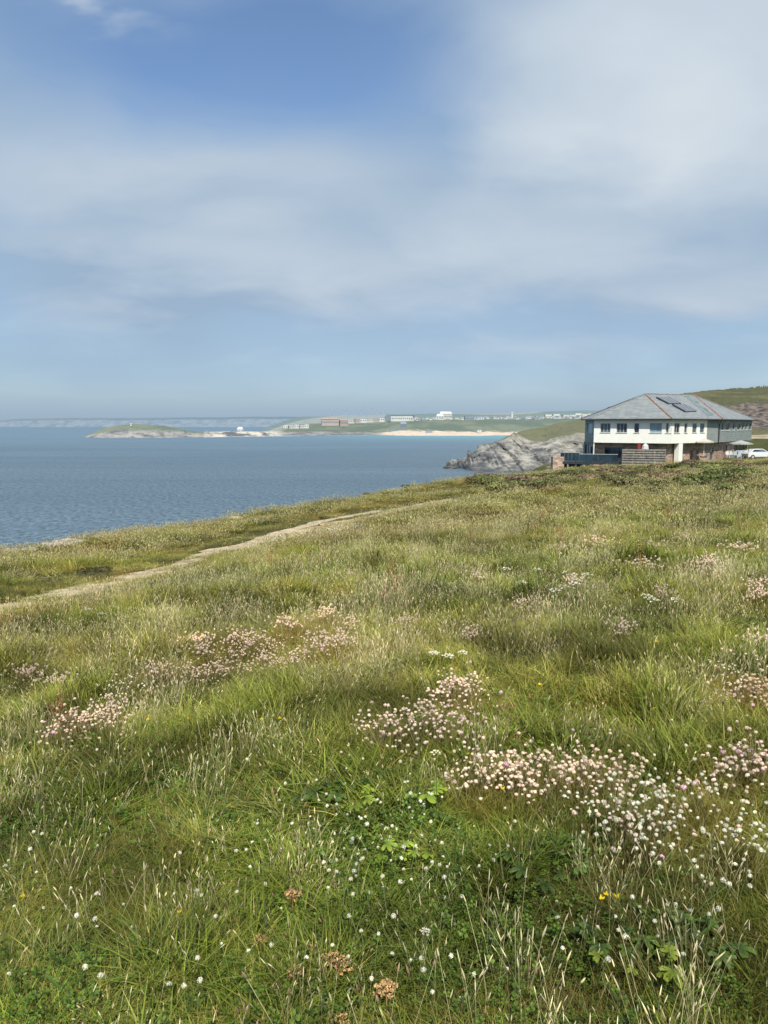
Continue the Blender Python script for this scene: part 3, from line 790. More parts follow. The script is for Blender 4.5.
# (continued below)
# smaller far clumps: one mesh each, too small to show parts
def whole_clump(rng, rad, n, bits, hs):
    V = []; Fc = []; MI = []; C = []
    v, f, c = cushion_mesh(rng, rad, 700); V += v.tolist(); Fc += f; MI += [0] * len(f); C += c.tolist()
    for k in range(n):
        a = rng.uniform(0, 2 * pi); r = rad * min(1.1, abs(rng.normal(0, .6))); s = rng.uniform(.9, 1.3)
        me, top = STEMS[rng.integers(len(STEMS))]; hm = bits[rng.integers(len(bits))]; o_ = np.array([r * cos(a), r * sin(a), 0])
        for mm, off, sc, mi in ((me, o_, s, 1), (hm, o_ + np.array(top) * s, hs, 2)):
            b = len(V)
            for q in mm.vertices: V.append((q.co.x * sc + off[0], q.co.y * sc + off[1], q.co.z * sc + off[2]))
            cd = mm.attributes['tint'].data
            C += [tuple(cd[j].color)[:3] for j in range(len(mm.vertices))]
            for pl in mm.polygons: Fc.append(tuple(i_ + b for i_ in pl.vertices)); MI.append(mi)
    return mesh('thrift_clump', V, Fc, [M['fine'], M['stem'], M['thrift']], MI, col=np.array(C))
FC = [whole_clump(rt, .26, 75, HEADS, 1.35), whole_clump(rt, .30, 60, WHEADS + HEADS, 1.35), whole_clump(rt, .22, 55, HEADS, 1.35)]
for i, (x, y, z, hw) in enumerate(FTP):
    o = obj('thrift_clump', FC[i % 3], None, (x, y, z)); s = max(.7, hw / F * y / .27); o.scale = (s, s * .9, 1.0 + .1 * (y > 8)); o.rotation_euler = (0, 0, rt.uniform(0, 6))
    tag(o, 'small distant thrift clump with pale pink heads up the meadow', 'thrift', 'small thrift clumps up the meadow')

# ------------------------------------------------------------------ white clover heads
nc = 0
for k in range(6000):
    if nc >= 295: break
    px = rt.uniform(-10, 778); py = rt.uniform(735, 1024)
    wgt = .13 + 1.2 * math.exp(-((px - 390) / 90) ** 2 - ((py - 865) / 75) ** 2) + .5 * math.exp(-((px - 690) / 80) ** 2 - ((py - 900) / 90) ** 2) + .25 * (px < 120) * (py > 880)
    if rt.uniform() > wgt or fbm(px / 42, py / 26, 66, 3) < .47: continue
    x, y, z = ground(px, py); y2 = y - .06; nc += 1
    me, top = GSTEMS[rt.integers(len(GSTEMS))]
    o = obj('clover_flower', me, None, (x, y2, float(H(x, y2)[0]))); s = rt.uniform(1.1, 1.9); o.scale = (s, s, s); o.rotation_euler = (rt.normal(0, .15), rt.normal(0, .15), rt.uniform(0, 6.28))
    tag(o, 'white clover flower on a thin stem among the near grass', 'clover flower', 'white clover flowers')
    h_ = obj('flower_head', CLHEADS[rt.integers(3)], o, top); q = rt.uniform(.55, 1.2) / s; h_.scale = (q, q, q * rt.uniform(.7, 1.1)); h_.rotation_euler = (rt.normal(0, .4), rt.normal(0, .4), 0)

# ------------------------------------------------------------------ yellow trefoil flowers
def trefoil_mesh():
    b = MB()
    for k in range(3):
        a = k * 2.1
        c = (.006 * cos(a), .006 * sin(a), .004); b.ball(c, .0055, 6, 4, sc=(1.2, .7, .8))
        b.ball((c[0] * 1.7, c[1] * 1.7, .008), .004, 6, 3, sc=(1, .5, 1.2))
    return mesh('flower_head', b.V, b.F, [M['yellow']], col=np.tile([.6, .5, 0], (len(b.V), 1)))
YH = trefoil_mesh()
for px, py, g in [(609, 932, 0), (618, 931, 0), (627, 933, 0), (11, 912, 1), (24, 937, 1), (189, 938, 1), (765, 1000, 1), (646, 714, 2), (659, 728, 2), (658, 735, 2), (641, 742, 2), (531, 700, 2), (465, 768, 2), (479, 745, 2), (195, 732, 2), (265, 732, 2), (286, 731, 2), (119, 771, 2), (142, 742, 2), (650, 664, 2), (612, 700, 2), (500, 822, 2)]:
    x, y, z = ground(px, py + (10 if g < 2 else 4)); me, top = GSTEMS[rt.integers(len(GSTEMS))]
    o = obj('trefoil_flower', me, None, (x, y - .02, z)); s = 1.2 if g < 2 else 1.6; o.scale = (s,) * 3; o.rotation_euler = (0, 0, rt.uniform(0, 6))
    lab = ['yellow trefoil flower in the row of three left of the strap leaved plant', 'single bright yellow trefoil flower low in the near grass', 'small yellow trefoil flower dotted in the middle meadow'][g]
    tag(o, lab, 'trefoil', ['three yellow trefoil flowers', 'near yellow trefoil flowers', 'middle meadow trefoil flowers'][g])
    h_ = obj('flower_head', YH, o, top); q = rt.uniform(.7, 1.0) / s * (1.0 if g < 2 else 1.2); h_.scale = (q,) * 3

# ------------------------------------------------------------------ umbel plants
def umbel(px, py_head, h, r, mat, stemmat, name, lab, cat, grp=None, rays=12, dy=0., flat=.35, det=9, lean=.05, heads=1, leaf=None):
    """py_head is where the top of the plant shows; the stem runs h metres down to the turf"""
    d = ray(px, py_head); best = None
    for s in np.arange(1.2, 70, .01):
        p = np.array([0, 0, EYE]) + d * s
        if p[2] < 14: break
        if p[1] < 2 or True:
            if p[2] - h < float(H(p[0], p[1])[0]): best = p; break
    if best is None: return
    x, y = best[0], best[1]; z = float(H(x, y)[0])
    t_ = empty(name, (x, y, z), lab, cat, grp)
    for hd in range(heads):
        rng = np.random.default_rng(int(px * 7 + py_head + hd * 31))
        hh = h * (1 if hd == 0 else rng.uniform(.7, .92)); la = rng.uniform(0, 6.28); off = 0 if hd == 0 else lean * 3
        top = np.array([cos(la) * (lean * hh + off * hh), sin(la) * (lean * hh + off * hh), hh - r * .4])
        b = MB(); b.tube([(0, 0, -.03), top * .5 + (0, 0, .0), top], [.0034 * r / .04, .0026 * r / .04, .0018 * r / .04], 5)
        tips = []
        for k in range(rays):
            q = math.sqrt((k + .5) / rays) * r; a = k * 2.399; tp = top + (q * cos(a), q * sin(a), r * .55 - flat * q * q / r); tips.append((tp, a))
            b.tube([top, (top + tp) / 2 + (0, 0, -.002), tp], .0007 * max(1, r / .04), 3, cap=False)
        st = obj('stem', mesh('stem', b.V, b.F, [stemmat], col=np.tile([.6, .5, 0], (len(b.V), 1))), t_)
        V = []; Fc = []; C = []
        for tp, a in tips:
            for j in range(det):
                qq = r * .26 * math.sqrt((j + .3) / det); aa = j * 2.4 + a; c = np.array(tp) + (qq * cos(aa), qq * sin(aa), .004 + rng.normal(0, .0015) - qq * .2)
                s = r * .085 * rng.uniform(.8, 1.3); g = rng.uniform(); tl = rng.normal(0, .35, 2); bb = len(V); ro = rng.uniform(0, 3)
                for m_ in range(5):
                    an = m_ * 2 * pi / 5 + ro; V.append((c[0] + s * cos(an), c[1] + s * sin(an), c[2] + s * (tl[0] * cos(an) + tl[1] * sin(an)))); C.append((.55 + rng.uniform(-.25, .4), g, 0))
                Fc.append(tuple(range(bb, bb + 5)))
                bb = len(V); V += [c + (0, 0, -s * .3), c + (s * .5, 0, -s * 1.1), c + (-s * .3, s * .4, -s * 1.1)]; C += [(.3, g, 0)] * 3; Fc.append((bb, bb + 1, bb + 2))
        obj('flower_head', mesh('flower_head', V, Fc, [mat], col=np.array(C)), st)
    if leaf:
        for k in range(leaf):
            a = rng.uniform(0, 6.28); l_ = obj('leaf', LEAVES[k % len(LEAVES)], t_, (0, 0, .02)); l_.rotation_euler = (0, 0, a); l_.scale = (.7, .7, .9)
    return t_

def lobed_leaf(rng, L, petiole, rise, lobes=5):
    """palmate, toothed leaf on a stalk, domed and folded"""
    V = []; C = []; base = np.array([petiole * .75, 0, rise])
    g = rng.uniform()
    V.append(tuple(base)); C.append((.35, g, 0)); n = lobes * 6 + 1
    for i in range(n):
        u = i / (n - 1); an = -2.35 + 4.7 * u; ph = u * lobes
        lob = abs(math.sin(pi * ph)) ** .6; rr = L * (.42 + .58 * lob) * (1 - .28 * abs(u - .5) * 2) * (1 + rng.normal(0, .05))
        x = rr * cos(an); y = rr * sin(an)
        V.append((base[0] + x, base[1] + y, base[2] - rr * rr / L * .35 + (.10 * L if i % 2 else 0) * lob)); C.append((.55 + .4 * lob, g, 0))
    Fc = [(0, i, i + 1) for i in range(1, n)]
    b = MB(); b.tube([(0, 0, -.03), (petiole * .45, 0, rise * .75), tuple(base)], [.0028, .0022, .0016], 4); o = len(V)
    V += b.V; C += [(.5, .5, 0)] * len(b.V); Fc += [tuple(j + o for j in f) for f in b.F]
    return V, Fc, C
rl = np.random.default_rng(23)
def _lm(mat, L=.045):
    V, Fc, C = lobed_leaf(rl, L * rl.uniform(.8, 1.2), rl.uniform(.05, .10), rl.uniform(.05, .11), rl.integers(3, 6)); return mesh('leaf', V, Fc, [mat], col=np.array(C))
LEAVES = [_lm(M['broad']) for _ in range(5)]
BIGLEAVES = [_lm(M['broad'], .06) for _ in range(4)]
LIME = [_lm(M['limeleaf'], .038) for _ in range(3)]
BIGLIME = [_lm(M['limeleaf'], .05) for _ in range(2)]

umbel(292, 893, .17, .030, M['rust'], M['rust'], 'dried_umbel_plant', 'dried brown umbel standing highest above the other brown seed heads', 'dried umbel', rays=11)
umbel(263, 938, .13, .026, M['rust'], M['rust'], 'dried_umbel_plant', 'small reddish brown dried umbel left of the taller dried umbel', 'dried umbel', rays=9, lean=.1)
umbel(293, 972, .12, .026, M['rust'], M['rust'], 'dried_umbel_plant', 'rust brown dried umbel low down left of the cluster with two heads', 'dried umbel', rays=9)
umbel(328, 960, .13, .032, M['rust'], M['rust'], 'dried_umbel_plant', 'dried brown plant with two ragged seed heads side by side', 'dried umbel', rays=10, heads=2, lean=.12)
umbel(388, 990, .12, .034, M['rust'], M['rust'], 'dried_umbel_plant', 'orange brown flat dried umbel nearest the white umbel flower', 'dried umbel', rays=13, det=12)
umbel(340, 1021, .09, .026, M['rust'], M['rust'], 'dried_umbel_plant', 'dried brown umbel cut off by the bottom edge of the view', 'dried umbel', rays=8)
umbel(423, 932, .14, .017, M['white'], M['greenstem'], 'white_umbel_plant', 'small bright white umbel flower above the orange brown dried umbel', 'umbel flower', rays=12, flat=.5)
umbel(614, 818, .16, .020, M['white'], M['greenstem'], 'white_umbel_plant', 'flat white umbel flower rising between two thrift clumps', 'umbel flower', rays=12, flat=.4)
umbel(419, 717, .46, .030, M['limeleaf'], M['greenstem'], 'green_umbel_plant', 'tall plant with flat greenish umbel standing over the broad thrift clump', 'umbel plant', rays=12, leaf=4)
umbel(438, 752, .36, .024, M['seed'], M['greenstem'], 'green_umbel_plant', 'second tall umbel stem with a fading head beside the greenish umbel', 'umbel plant', rays=10, leaf=3)
umbel(434, 652, .30, .040, M['white'], M['greenstem'], 'white_umbel_plant', 'white umbel flower at left of the group of three in the middle meadow', 'umbel flower', 'white umbels in the middle meadow')
umbel(449, 655, .28, .044, M['white'], M['greenstem'], 'white_umbel_plant', 'wide white umbel flower between two others in the middle meadow', 'umbel flower', 'white umbels in the middle meadow')
umbel(461, 652, .30, .036, M['white'], M['greenstem'], 'white_umbel_plant', 'white umbel flower at right of the group of three in the middle meadow', 'umbel flower', 'white umbels in the middle meadow')
for px, py in [(570, 575), (577, 580), (588, 574), (576, 583), (562, 586), (646, 595), (653, 599), (676, 599), (520, 582), (536, 569), (505, 568), (90, 609), (112, 606), (556, 590), (100, 614)]:
    umbel(px, py, .36, .062 if px > 500 else .04, M['white'], M['greenstem'], 'white_umbel_plant', 'distant flat white umbel flower far up the meadow', 'umbel flower', 'distant white umbels', rays=9, det=6)
# tall rusty dock stalks in the middle distance
def dock(px, py, h, lab):
    d = ray(px, py); 
    for s in np.arange(3, 90, .05):
        p = np.array([0, 0, EYE]) + d * s
        if p[2] - h < float(H(p[0], p[1])[0]): break
    x, y = p[0], p[1]; t_ = empty('dock_plant', (x, y, float(H(x, y)[0])), lab, 'dock', 'rusty dock stalks')
    b = MB(); b.tube([(0, 0, -.05), (.02, 0, h * .5), (.0, .02, h)], [.008, .006, .003], 5)
    for k in range(4):
        a = k * 1.9; z0 = h * (.35 + .1 * k); b.tube([(0.01, 0, z0), (.05 * cos(a), .05 * sin(a), z0 + .12 * h), (.06 * cos(a), .06 * sin(a), z0 + .26 * h)], .003, 4)
    st = obj('stem', mesh('stem', b.V, b.F, [M['rust']], col=np.tile([.3, .5, 0], (len(b.V), 1))), t_)
    V = []; Fc = []; C = []
    rng = np.random.default_rng(int(px))
    for i in range(150):
        k = rng.integers(5)
        if k == 4: c = np.array([0, 0, h * rng.uniform(.55, 1)])
        else:
            a = k * 1.9; u = rng.uniform(.3, 1); c = np.array([.06 * cos(a) * u, .06 * sin(a) * u, h * (.35 + .1 * k) + .26 * h * u])
        c = c + rng.normal(0, .014, 3); s = rng.uniform(.008, .017); q = rng.normal(0, 1, (3, 3)); b0 = len(V)
        for m_ in range(3): V.append(c + q[m_] / np.linalg.norm(q[m_]) * s)
        C += [(rng.uniform(.1, .8), rng.uniform(), 0)] * 3; Fc.append((b0, b0 + 1, b0 + 2))
    obj('seed_head', mesh('seed_head', V, Fc, [M['rust']], col=np.array(C)), t_)
for px, py, h in [(392, 560, .55), (396, 572, .5), (548, 497, .8), (541, 508, .6), (535, 520, .6), (640, 538, .6), (384, 582, .45), (560, 520, .6), (470, 521, .6), (58, 690, .4), (270, 545, .6), (426, 478, 1.2), (740, 505, .7), (668, 500, .7)]:
    dock(px, py, h, 'thin rusty brown dock stalk standing above the middle meadow grass')

def leafy_plant(px, py, n, pool, lab, name='leafy_plant', cat='leafy plant', sc=1., sp=.05):
    x, y, z = ground(px, py); t_ = empty(name, (x, y, z), lab, cat)
    for k in range(n):
        l_ = obj('leaf', pool[k % len(pool)], t_, (rl.normal(0, sp), rl.normal(0, sp * .7), .03)); l_.rotation_euler = (rl.normal(0, .15), rl.normal(0, .15), k * 2.4 + rl.normal(0, .3)); s = sc * rl.uniform(.75, 1.2); l_.scale = (s, s, s)
leafy_plant(318, 812, 12, BIGLEAVES, 'low dark green plant with lobed leaves left of the tall umbel stems', sp=.07)
leafy_plant(372, 800, 9, BIGLEAVES + LIME[:1], 'low plant with lobed green leaves between two other leafy plants', sp=.06)
leafy_plant(352, 824, 4, LIME, 'small yellow green leaved plant below the lobed leaf plants', sp=.04)
leafy_plant(432, 815, 5, BIGLIME, 'bright lime green leaved plant at foot of the tall umbel stems', sp=.05)
leafy_plant(402, 870, 8, LIME, 'pale lime green plant among white clover flowers', sp=.05)
leafy_plant(545, 892, 6, BIGLEAVES, 'dark green plant with lobed leaves below the largest thrift clump', sp=.04)
leafy_plant(590, 862, 6, BIGLEAVES, 'dark green plant with broad round leaves under the white headed thrift', sp=.05)
leafy_plant(638, 1000, 6, LIME, 'pale green leaved plant in the clover near the bottom edge', sp=.05)
leafy_plant(612, 965, 9, LEAVES, 'green plant with small rounded leaves in the clover below the yellow flowers', sp=.06)
leafy_plant(715, 968, 8, LEAVES, 'broad leaved green plant right of the strap leaved plant', sp=.06)
def strap_plant(px, py, n, L, wd, lab):
    x, y, z = ground(px, py); t_ = empty('strap_leaved_plant', (x, y, z), lab, 'strap leaved plant')
    for k in range(n):
        v, f, c = strap_leaves(rl, 1, L, wd, (.7, 1.3), 7)
        obj('leaf', mesh('leaf', v, f, [M['broad']], col=c), t_, (rl.normal(0, .015), rl.normal(0, .015), 0))
strap_plant(686, 962, 16, (.14, .24), .013, 'large strap leaved green plant right of the three yellow flowers')
strap_plant(205, 990, 14, (.12, .22), .013, 'strap leaved green plant near the bottom left corner')
strap_plant(110, 1004, 11, (.10, .2), .012, 'strap leaved plant at left of another strap leaved plant')
strap_plant(470, 890, 12, (.12, .2), .010, 'narrow strap leaved plant below the loose thrift clump')
strap_plant(560, 868, 9, (.10, .16), .010, 'small strap leaved plant beside the dark lobed leaves')

# pale campion beside the path
def campion():
    V = []; Fc = []; C = []; MI = []
    v, f, c = blades(rt, 260, .35, (.05, .14), .010, (.3, 1), 2, .1); V += v.tolist(); Fc += f; C += c.tolist(); MI += [0] * len(f)
    for i in range(220):
        a = rt.uniform(0, 6.28); r = .36 * math.sqrt(rt.uniform()); c0 = np.array([r * cos(a), r * sin(a), rt.uniform(.09, .17)]); b = len(V); s = rt.uniform(.011, .02)
        for m_ in range(5): V.append((c0[0] + s * cos(m_ * 1.257), c0[1] + s * sin(m_ * 1.257), c0[2] + rt.normal(0, .006)))
        C += [(rt.uniform(.2, .9), rt.uniform(), 0)] * 5; Fc.append(tuple(range(b, b + 5))); MI.append(1)
    me_ = mesh('campion_patch', V, Fc, [M['grass'], M['white']], MI, col=np.array(C)); return me_
CM = campion()
for px, py in [(296, 541), (310, 538), (324, 536), (338, 533), (352, 530), (286, 545), (332, 538)]:
    x, y, z = ground(px, py); o = obj('campion_patch', CM, None, (x, y, z)); o.rotation_euler = (0, 0, rt.uniform(0, 6)); s = rt.uniform(1.0, 1.5); o.scale = (s, s, 1)
    tag(o, 'low patch of white campion flowers along the footpath', 'campion', 'white campion beside the footpath')

# ------------------------------------------------------------------ scrub on the brow
def bush_mesh(rng, rx, ry, h, n, brown):
    V = []; Fc = []; C = []; MI = []
    lob = [(rng.normal(0, rx * .42), rng.normal(0, ry * .42), h * rng.uniform(.3, .75), rng.uniform(.30, .55)) for _ in range(9)]
    for i in range(n):
        l = lob[rng.integers(9)]; d = rng.normal(0, 1, 3); d /= np.linalg.norm(d); d[2] = abs(d[2]) * .9 - .15
        q = rng.uniform(.65, 1.05); c = np.array([l[0] + d[0] * rx * l[3] * 1.3 * q, l[1] + d[1] * ry * l[3] * 1.3 * q, max(.02, l[2] + d[2] * h * l[3] * .8 * q)])
        s = rng.uniform(.035, .075); u = rng.normal(0, 1, 3); u /= np.linalg.norm(u); v = np.cross(u, d + .01); v /= np.linalg.norm(v) + 1e-6; b = len(V)
        V += [c - u * s, c - v * s * .6, c + u * s, c + v * s * .6]
        t0 = np.clip(c[2] / h * .8 + .1 + rng.normal(0, .08), 0, 1); g = rng.uniform(); C += [(t0, g, 0)] * 4; Fc.append((b, b + 1, b + 2, b + 3)); MI.append(0)
    st = MB()
    for l in lob: st.tube([(l[0] * .2, l[1] * .2, -.1), (l[0] * .7, l[1] * .7, l[2] * .6), (l[0], l[1], l[2])], [.02, .012, .006], 4)
    b = len(V); V += st.V; C += [(.2, .3, 0)] * len(st.V); Fc += [tuple(j + b for j in f) for f in st.F]; MI += [1] * len(st.F)
    return mesh('scrub_bush', V, Fc, [M['bushbrown' if brown else 'bush'], M['stem']], MI, col=np.array(C))
rb = np.random.default_rng(31)
BM = [bush_mesh(rb, .8, .7, .45, 2200, k == 5) for k in range(6)]
k = 0
for i in range(150):
    u = (i + rb.uniform(0, 1)) / 150
    px = 478 + 300 * u; py = np.interp(px, [478, 540, 600, 768], [480, 477, 471, 464]) + abs(rb.normal(0, 1)) * np.interp(px, [478, 600, 768], [4, 9, 14])
    x, y, z = ground(px, py)
    if y > 92 or y < 20 or edge_dist(np.array([x]), np.array([y]))[0] > .6: continue
    o = obj('scrub_bush', BM[k % 6], None, (x, y, z - .05)); k += 1
    s = rb.uniform(.8, 1.5); o.scale = (s, s, s * rb.uniform(.65, 1.0)); o.rotation_euler = (0, 0, rb.uniform(0, 6))
    brown = (k - 1) % 6 == 5
    tag(o, 'low brownish heather bush on the brow below the building' if brown else 'low dark green scrub bush on the brow below the building', 'bush', 'brown heather bushes on the brow' if brown else 'green scrub bushes on the brow')
for px, py, s in [(70, 580, .5), (92, 576, .55), (20, 588, .5), (45, 583, .5), (208, 538, .55), (226, 536, .5), (265, 525, .6), (282, 521, .6), (390, 492, .8), (410, 489, .9), (428, 487, .8), (145, 560, .5), (450, 484, .9), (375, 496, .7), (330, 519, .45), (640, 566, .55), (385, 600, .4)]:
    x, y, z = ground(px, py); o = obj('scrub_bush', BM[(int(px) % 2)], None, (x, y, z - .04)); o.scale = (s * 1.3, s, s * .7); o.rotation_euler = (0, 0, rb.uniform(0, 6))
    tag(o, 'small dark green scrub bush near the footpath', 'bush', 'green scrub bushes near the footpath')

# ------------------------------------------------------------------ land across the bay, lofted between surveyed skylines
def loft(name, pxs, rows, mat, n_sub, amp=0., nscale=20., seed=0, attr=None, kind='structure', smooth=True, fw=.0):
    """rows: list of (depth at each px, z at each px); rows joined by n_sub steps"""
    pxs = np.array(pxs, float); u = (pxs - 384) / F
    V = []; A = []; R_ = len(rows)
    for i in range(R_):
        Ya, Za = rows[i]
        if i == R_ - 1: steps = [0.]
        else: steps = [k / n_sub[i] for k in range(n_sub[i])]
        for s in steps:
            if s == 0: Y, Z = Ya, Za
            else:
                Yb, Zb = rows[i + 1]; Y = Ya * (1 - s) + Yb * s; Z = Za * (1 - s) + Zb * s
            x = u * Y; f = amp[i] * (1 - s) + (amp[min(i + 1, R_ - 1)]) * s
            nz = (fbm(x / nscale + i + s, Y / nscale + Z / nscale * 1.3, seed, 5) - .5) * 2
            nz2 = 1 - np.abs(fbm(x / nscale * 1.6 + Z / nscale * 1.1, Z / nscale * 1.7 - Y / nscale, seed + 5, 4) - .5) * 4
            V.append(np.c_[x, Y + nz2 * f * 1.3 * fw, Z + (nz * .8 + nz2 * .5) * f]); A.append(np.full(len(pxs), i + s))
    nx_ = len(pxs); ny_ = len(V); V = np.concatenate(V); ii_ = (np.arange(ny_ - 1)[:, None] * nx_ + np.arange(nx_ - 1)[None]).ravel()
    Fc = np.c_[ii_, ii_ + 1, ii_ + nx_ + 1, ii_ + nx_]
    me = mesh(name, V, Fc, [mat], smooth=smooth, attr={'row': np.concatenate(A)})
    return tag(obj(name, me), kind=kind)

def zrow(px, Y, table):
    """height that shows at the tabled picture row for that depth"""
    py = np.interp(px, [a for a, b in table], [b for a, b in table])
    v = (512 - py) / F; return EYE + Y * (-sin(P) + v * cos(P)) / (cos(P) + v * sin(P))

def landmat(name, cols, rocks, haze, hz, rockfn, rscale=.05):
    """cols: three field greens; rocks: dark and light rock; haze: air colour of the bay mixed in by hz"""
    t = NT(name); p = t.pos()
    n = t.noise(rscale * .35, t.mapv(p, (1, .45, 1)), 4, .6); n2 = t.noise(rscale * 3, p, 4, .6)
    vo = t.n('ShaderNodeTexVoronoi'); vo.inputs['Scale'].default_value = rscale * .11; t.put(vo.inputs['Vector'], t.mapv(p, (1, .5, 1)))
    sp = t.n('ShaderNodeSeparateColor'); t.put(sp.inputs[0], vo.outputs['Color'])
    c = t.mix(t.ss(n, .35, .62), cols[0], cols[1]); c = t.mix(t.ss(sp.outputs[0], .55, .6), c, cols[2])
    c = t.mix(t.ss(n2, .5, .7, 0, .55), c, tuple(v * .55 for v in cols[0]))
    st = t.noise(rscale * 2.2, t.mapv(p, (1, 1, 2.2), (.5, .6, .3)), 6, .65)
    rc = t.mix(t.ss(st, .36, .62), rocks[0], rocks[1])
    row = t.attr('row')
    if name == 'rocky_point':
        st2 = t.noise(.11, t.mapv(p, (.45, 1, 3.2), (0, .75, .3)), 6, .68); rc = t.mix(t.ss(st2, .4, .56), t.mix(1, rc, (.42, .42, .44), 'MULTIPLY'), rc)
        zz_ = t.n('ShaderNodeSeparateXYZ'); t.put(zz_.inputs[0], p); rc = t.mix(t.ss(t.math('ADD', zz_.outputs[2], t.math('MULTIPLY', st2, 5)), 3, 7, .75, 0), rc, (.035, .035, .033)); rc = t.mix(t.ss(zz_.outputs[2], 10, 22, 0, .45), rc, (.42, .37, .27))
    f = rockfn(t, row, t.noise(rscale * .8, p, 5, .6))
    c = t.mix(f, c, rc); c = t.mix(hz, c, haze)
    b = t.bump(st, .9, 1.2 / (rscale * 14))
    return t.out(t.bsdf(c, .95, b, .1))

HAZE = (.25, .35, .46)  # distance haze, mixed into the far land and town colours
px = np.linspace(-420, 1200, 700)
# coast on the horizon
L1top = [(-420, 424), (-60, 423.5), (0, 421.5), (12, 420), (26, 419), (70, 418.2), (120, 418.4), (170, 417.8), (230, 417.2), (260, 416.6), (300, 417), (360, 415.5), (480, 415), (600, 413.5), (1200, 413)]
Y0 = 7300 + 250 * fbm(px / 60, px * 0, 4, 3); Y1 = Y0 + 160
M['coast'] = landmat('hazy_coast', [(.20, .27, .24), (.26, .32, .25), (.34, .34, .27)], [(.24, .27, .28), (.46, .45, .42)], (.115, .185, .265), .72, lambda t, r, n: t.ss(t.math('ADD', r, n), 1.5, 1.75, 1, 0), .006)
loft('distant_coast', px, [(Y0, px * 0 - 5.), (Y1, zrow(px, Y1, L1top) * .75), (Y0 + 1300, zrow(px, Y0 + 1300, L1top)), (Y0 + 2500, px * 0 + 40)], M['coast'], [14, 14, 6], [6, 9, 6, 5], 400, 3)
# rolling country behind the town
px = np.linspace(250, 1150, 460)
L2top = [(250, 420.5), (300, 418), (340, 415.5), (400, 414.5), (440, 413.6), (480, 414), (520, 412.6), (560, 411.3), (600, 410.6), (640, 410.5), (1150, 411)]
Y = px * 0 + 4300
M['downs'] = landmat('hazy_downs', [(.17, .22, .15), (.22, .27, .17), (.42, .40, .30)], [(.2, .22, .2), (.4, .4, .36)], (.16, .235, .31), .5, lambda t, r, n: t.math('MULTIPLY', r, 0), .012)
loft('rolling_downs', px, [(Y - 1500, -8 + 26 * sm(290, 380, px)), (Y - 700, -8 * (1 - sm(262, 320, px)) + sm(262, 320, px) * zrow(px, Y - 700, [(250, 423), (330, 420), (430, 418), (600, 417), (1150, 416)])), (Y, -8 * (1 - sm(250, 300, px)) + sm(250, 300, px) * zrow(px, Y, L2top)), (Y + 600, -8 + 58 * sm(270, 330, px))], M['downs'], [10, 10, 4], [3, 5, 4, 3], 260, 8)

# low headland, dunes and beach
px = np.concatenate([np.linspace(86, 600, 620), np.linspace(604, 1100, 60)])
wl = np.interp(px, [86, 110, 160, 205, 240, 280, 330, 375, 400, 500, 560, 1100], [1440, 1400, 1420, 1470, 1540, 1600, 1680, 1740, 1700, 1690, 1690, 1700]) + 26 * (fbm(px / 9, px * 0, 8, 4) - .5)
bt = [(86, 436.6), (92, 434.3), (100, 432.2), (115, 430), (140, 429.6), (170, 430), (190, 431.2), (210, 432.6), (235, 431.8), (262, 432.6), (290, 431.5), (320, 430.6), (350, 431.2), (376, 432.5), (386, 431.4), (400, 430), (420, 430.4), (455, 431), (500, 432), (560, 431), (1100, 431)]
tp = [(86, 436.6), (96, 432.4), (108, 427.5), (125, 425.0), (140, 424.2), (165, 426.2), (185, 429.4), (203, 432.3), (235, 431.2), (262, 431.8), (285, 428.6), (310, 426.4), (340, 425.4), (375, 424.4), (400, 421.8), (430, 420.8), (500, 419.8), (560, 419.3), (640, 418.8), (1100, 418)]
bk = [(86, 437), (205, 436), (262, 434), (285, 426.2), (310, 423.8), (340, 422.4), (375, 420.8), (430, 419.4), (500, 418.6), (560, 417.8), (1100, 416)]
wide = np.interp(px, [86, 205, 262, 300], [70, 70, 60, 260])
hd = np.interp(px, [86, 205, 262, 320], [130, 130, 110, 620])
t = NT('headland_and_beach'); p = t.pos(); row = t.attr('row'); sp = t.n('ShaderNodeSeparateXYZ'); t.put(sp.inputs[0], p); gx_ = sp.outputs[0]; gy_ = sp.outputs[1]
az = t.math('DIVIDE', gx_, gy_)
n = t.noise(.010, t.mapv(p, (1, .4, 1)), 4, .6); n2 = t.noise(.07, p, 4, .65); n3 = t.noise(.03, t.mapv(p, (1, 1, 4)), 5, .65)
gr = t.mix(t.ss(n, .4, .6), (.105, .125, .06), (.19, .20, .10)); gr = t.mix(t.ss(n2, .5, .7, 0, .6), gr, (.09, .12, .07))
rock = t.mix(t.ss(n3, .38, .62), (.10, .095, .085), (.36, .32, .27))
sand = t.mix(t.ss(n2, .35, .65), (.62, .46, .32), (.80, .63, .47))
isbeach = t.ss(az, -.012, .005)
shore = t.mix(isbeach, rock, sand)
f = t.ss(t.math('ADD', row, t.math('MULTIPLY', t.math('SUBTRACT', n3, .5), 1.1)), .80, 1.0, 1, 0)
pale = t.math('MULTIPLY', t.math('MULTIPLY', t.ss(az, -.245, -.235), t.ss(az, -.13, -.15)), t.ss(n3, .42, .5))
f = t.math('MAXIMUM', f, pale)
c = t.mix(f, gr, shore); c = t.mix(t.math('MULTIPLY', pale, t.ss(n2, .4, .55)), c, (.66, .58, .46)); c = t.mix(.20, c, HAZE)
M['head'] = t.out(t.bsdf(c, .95, t.bump(n3, .6, 4), .1))
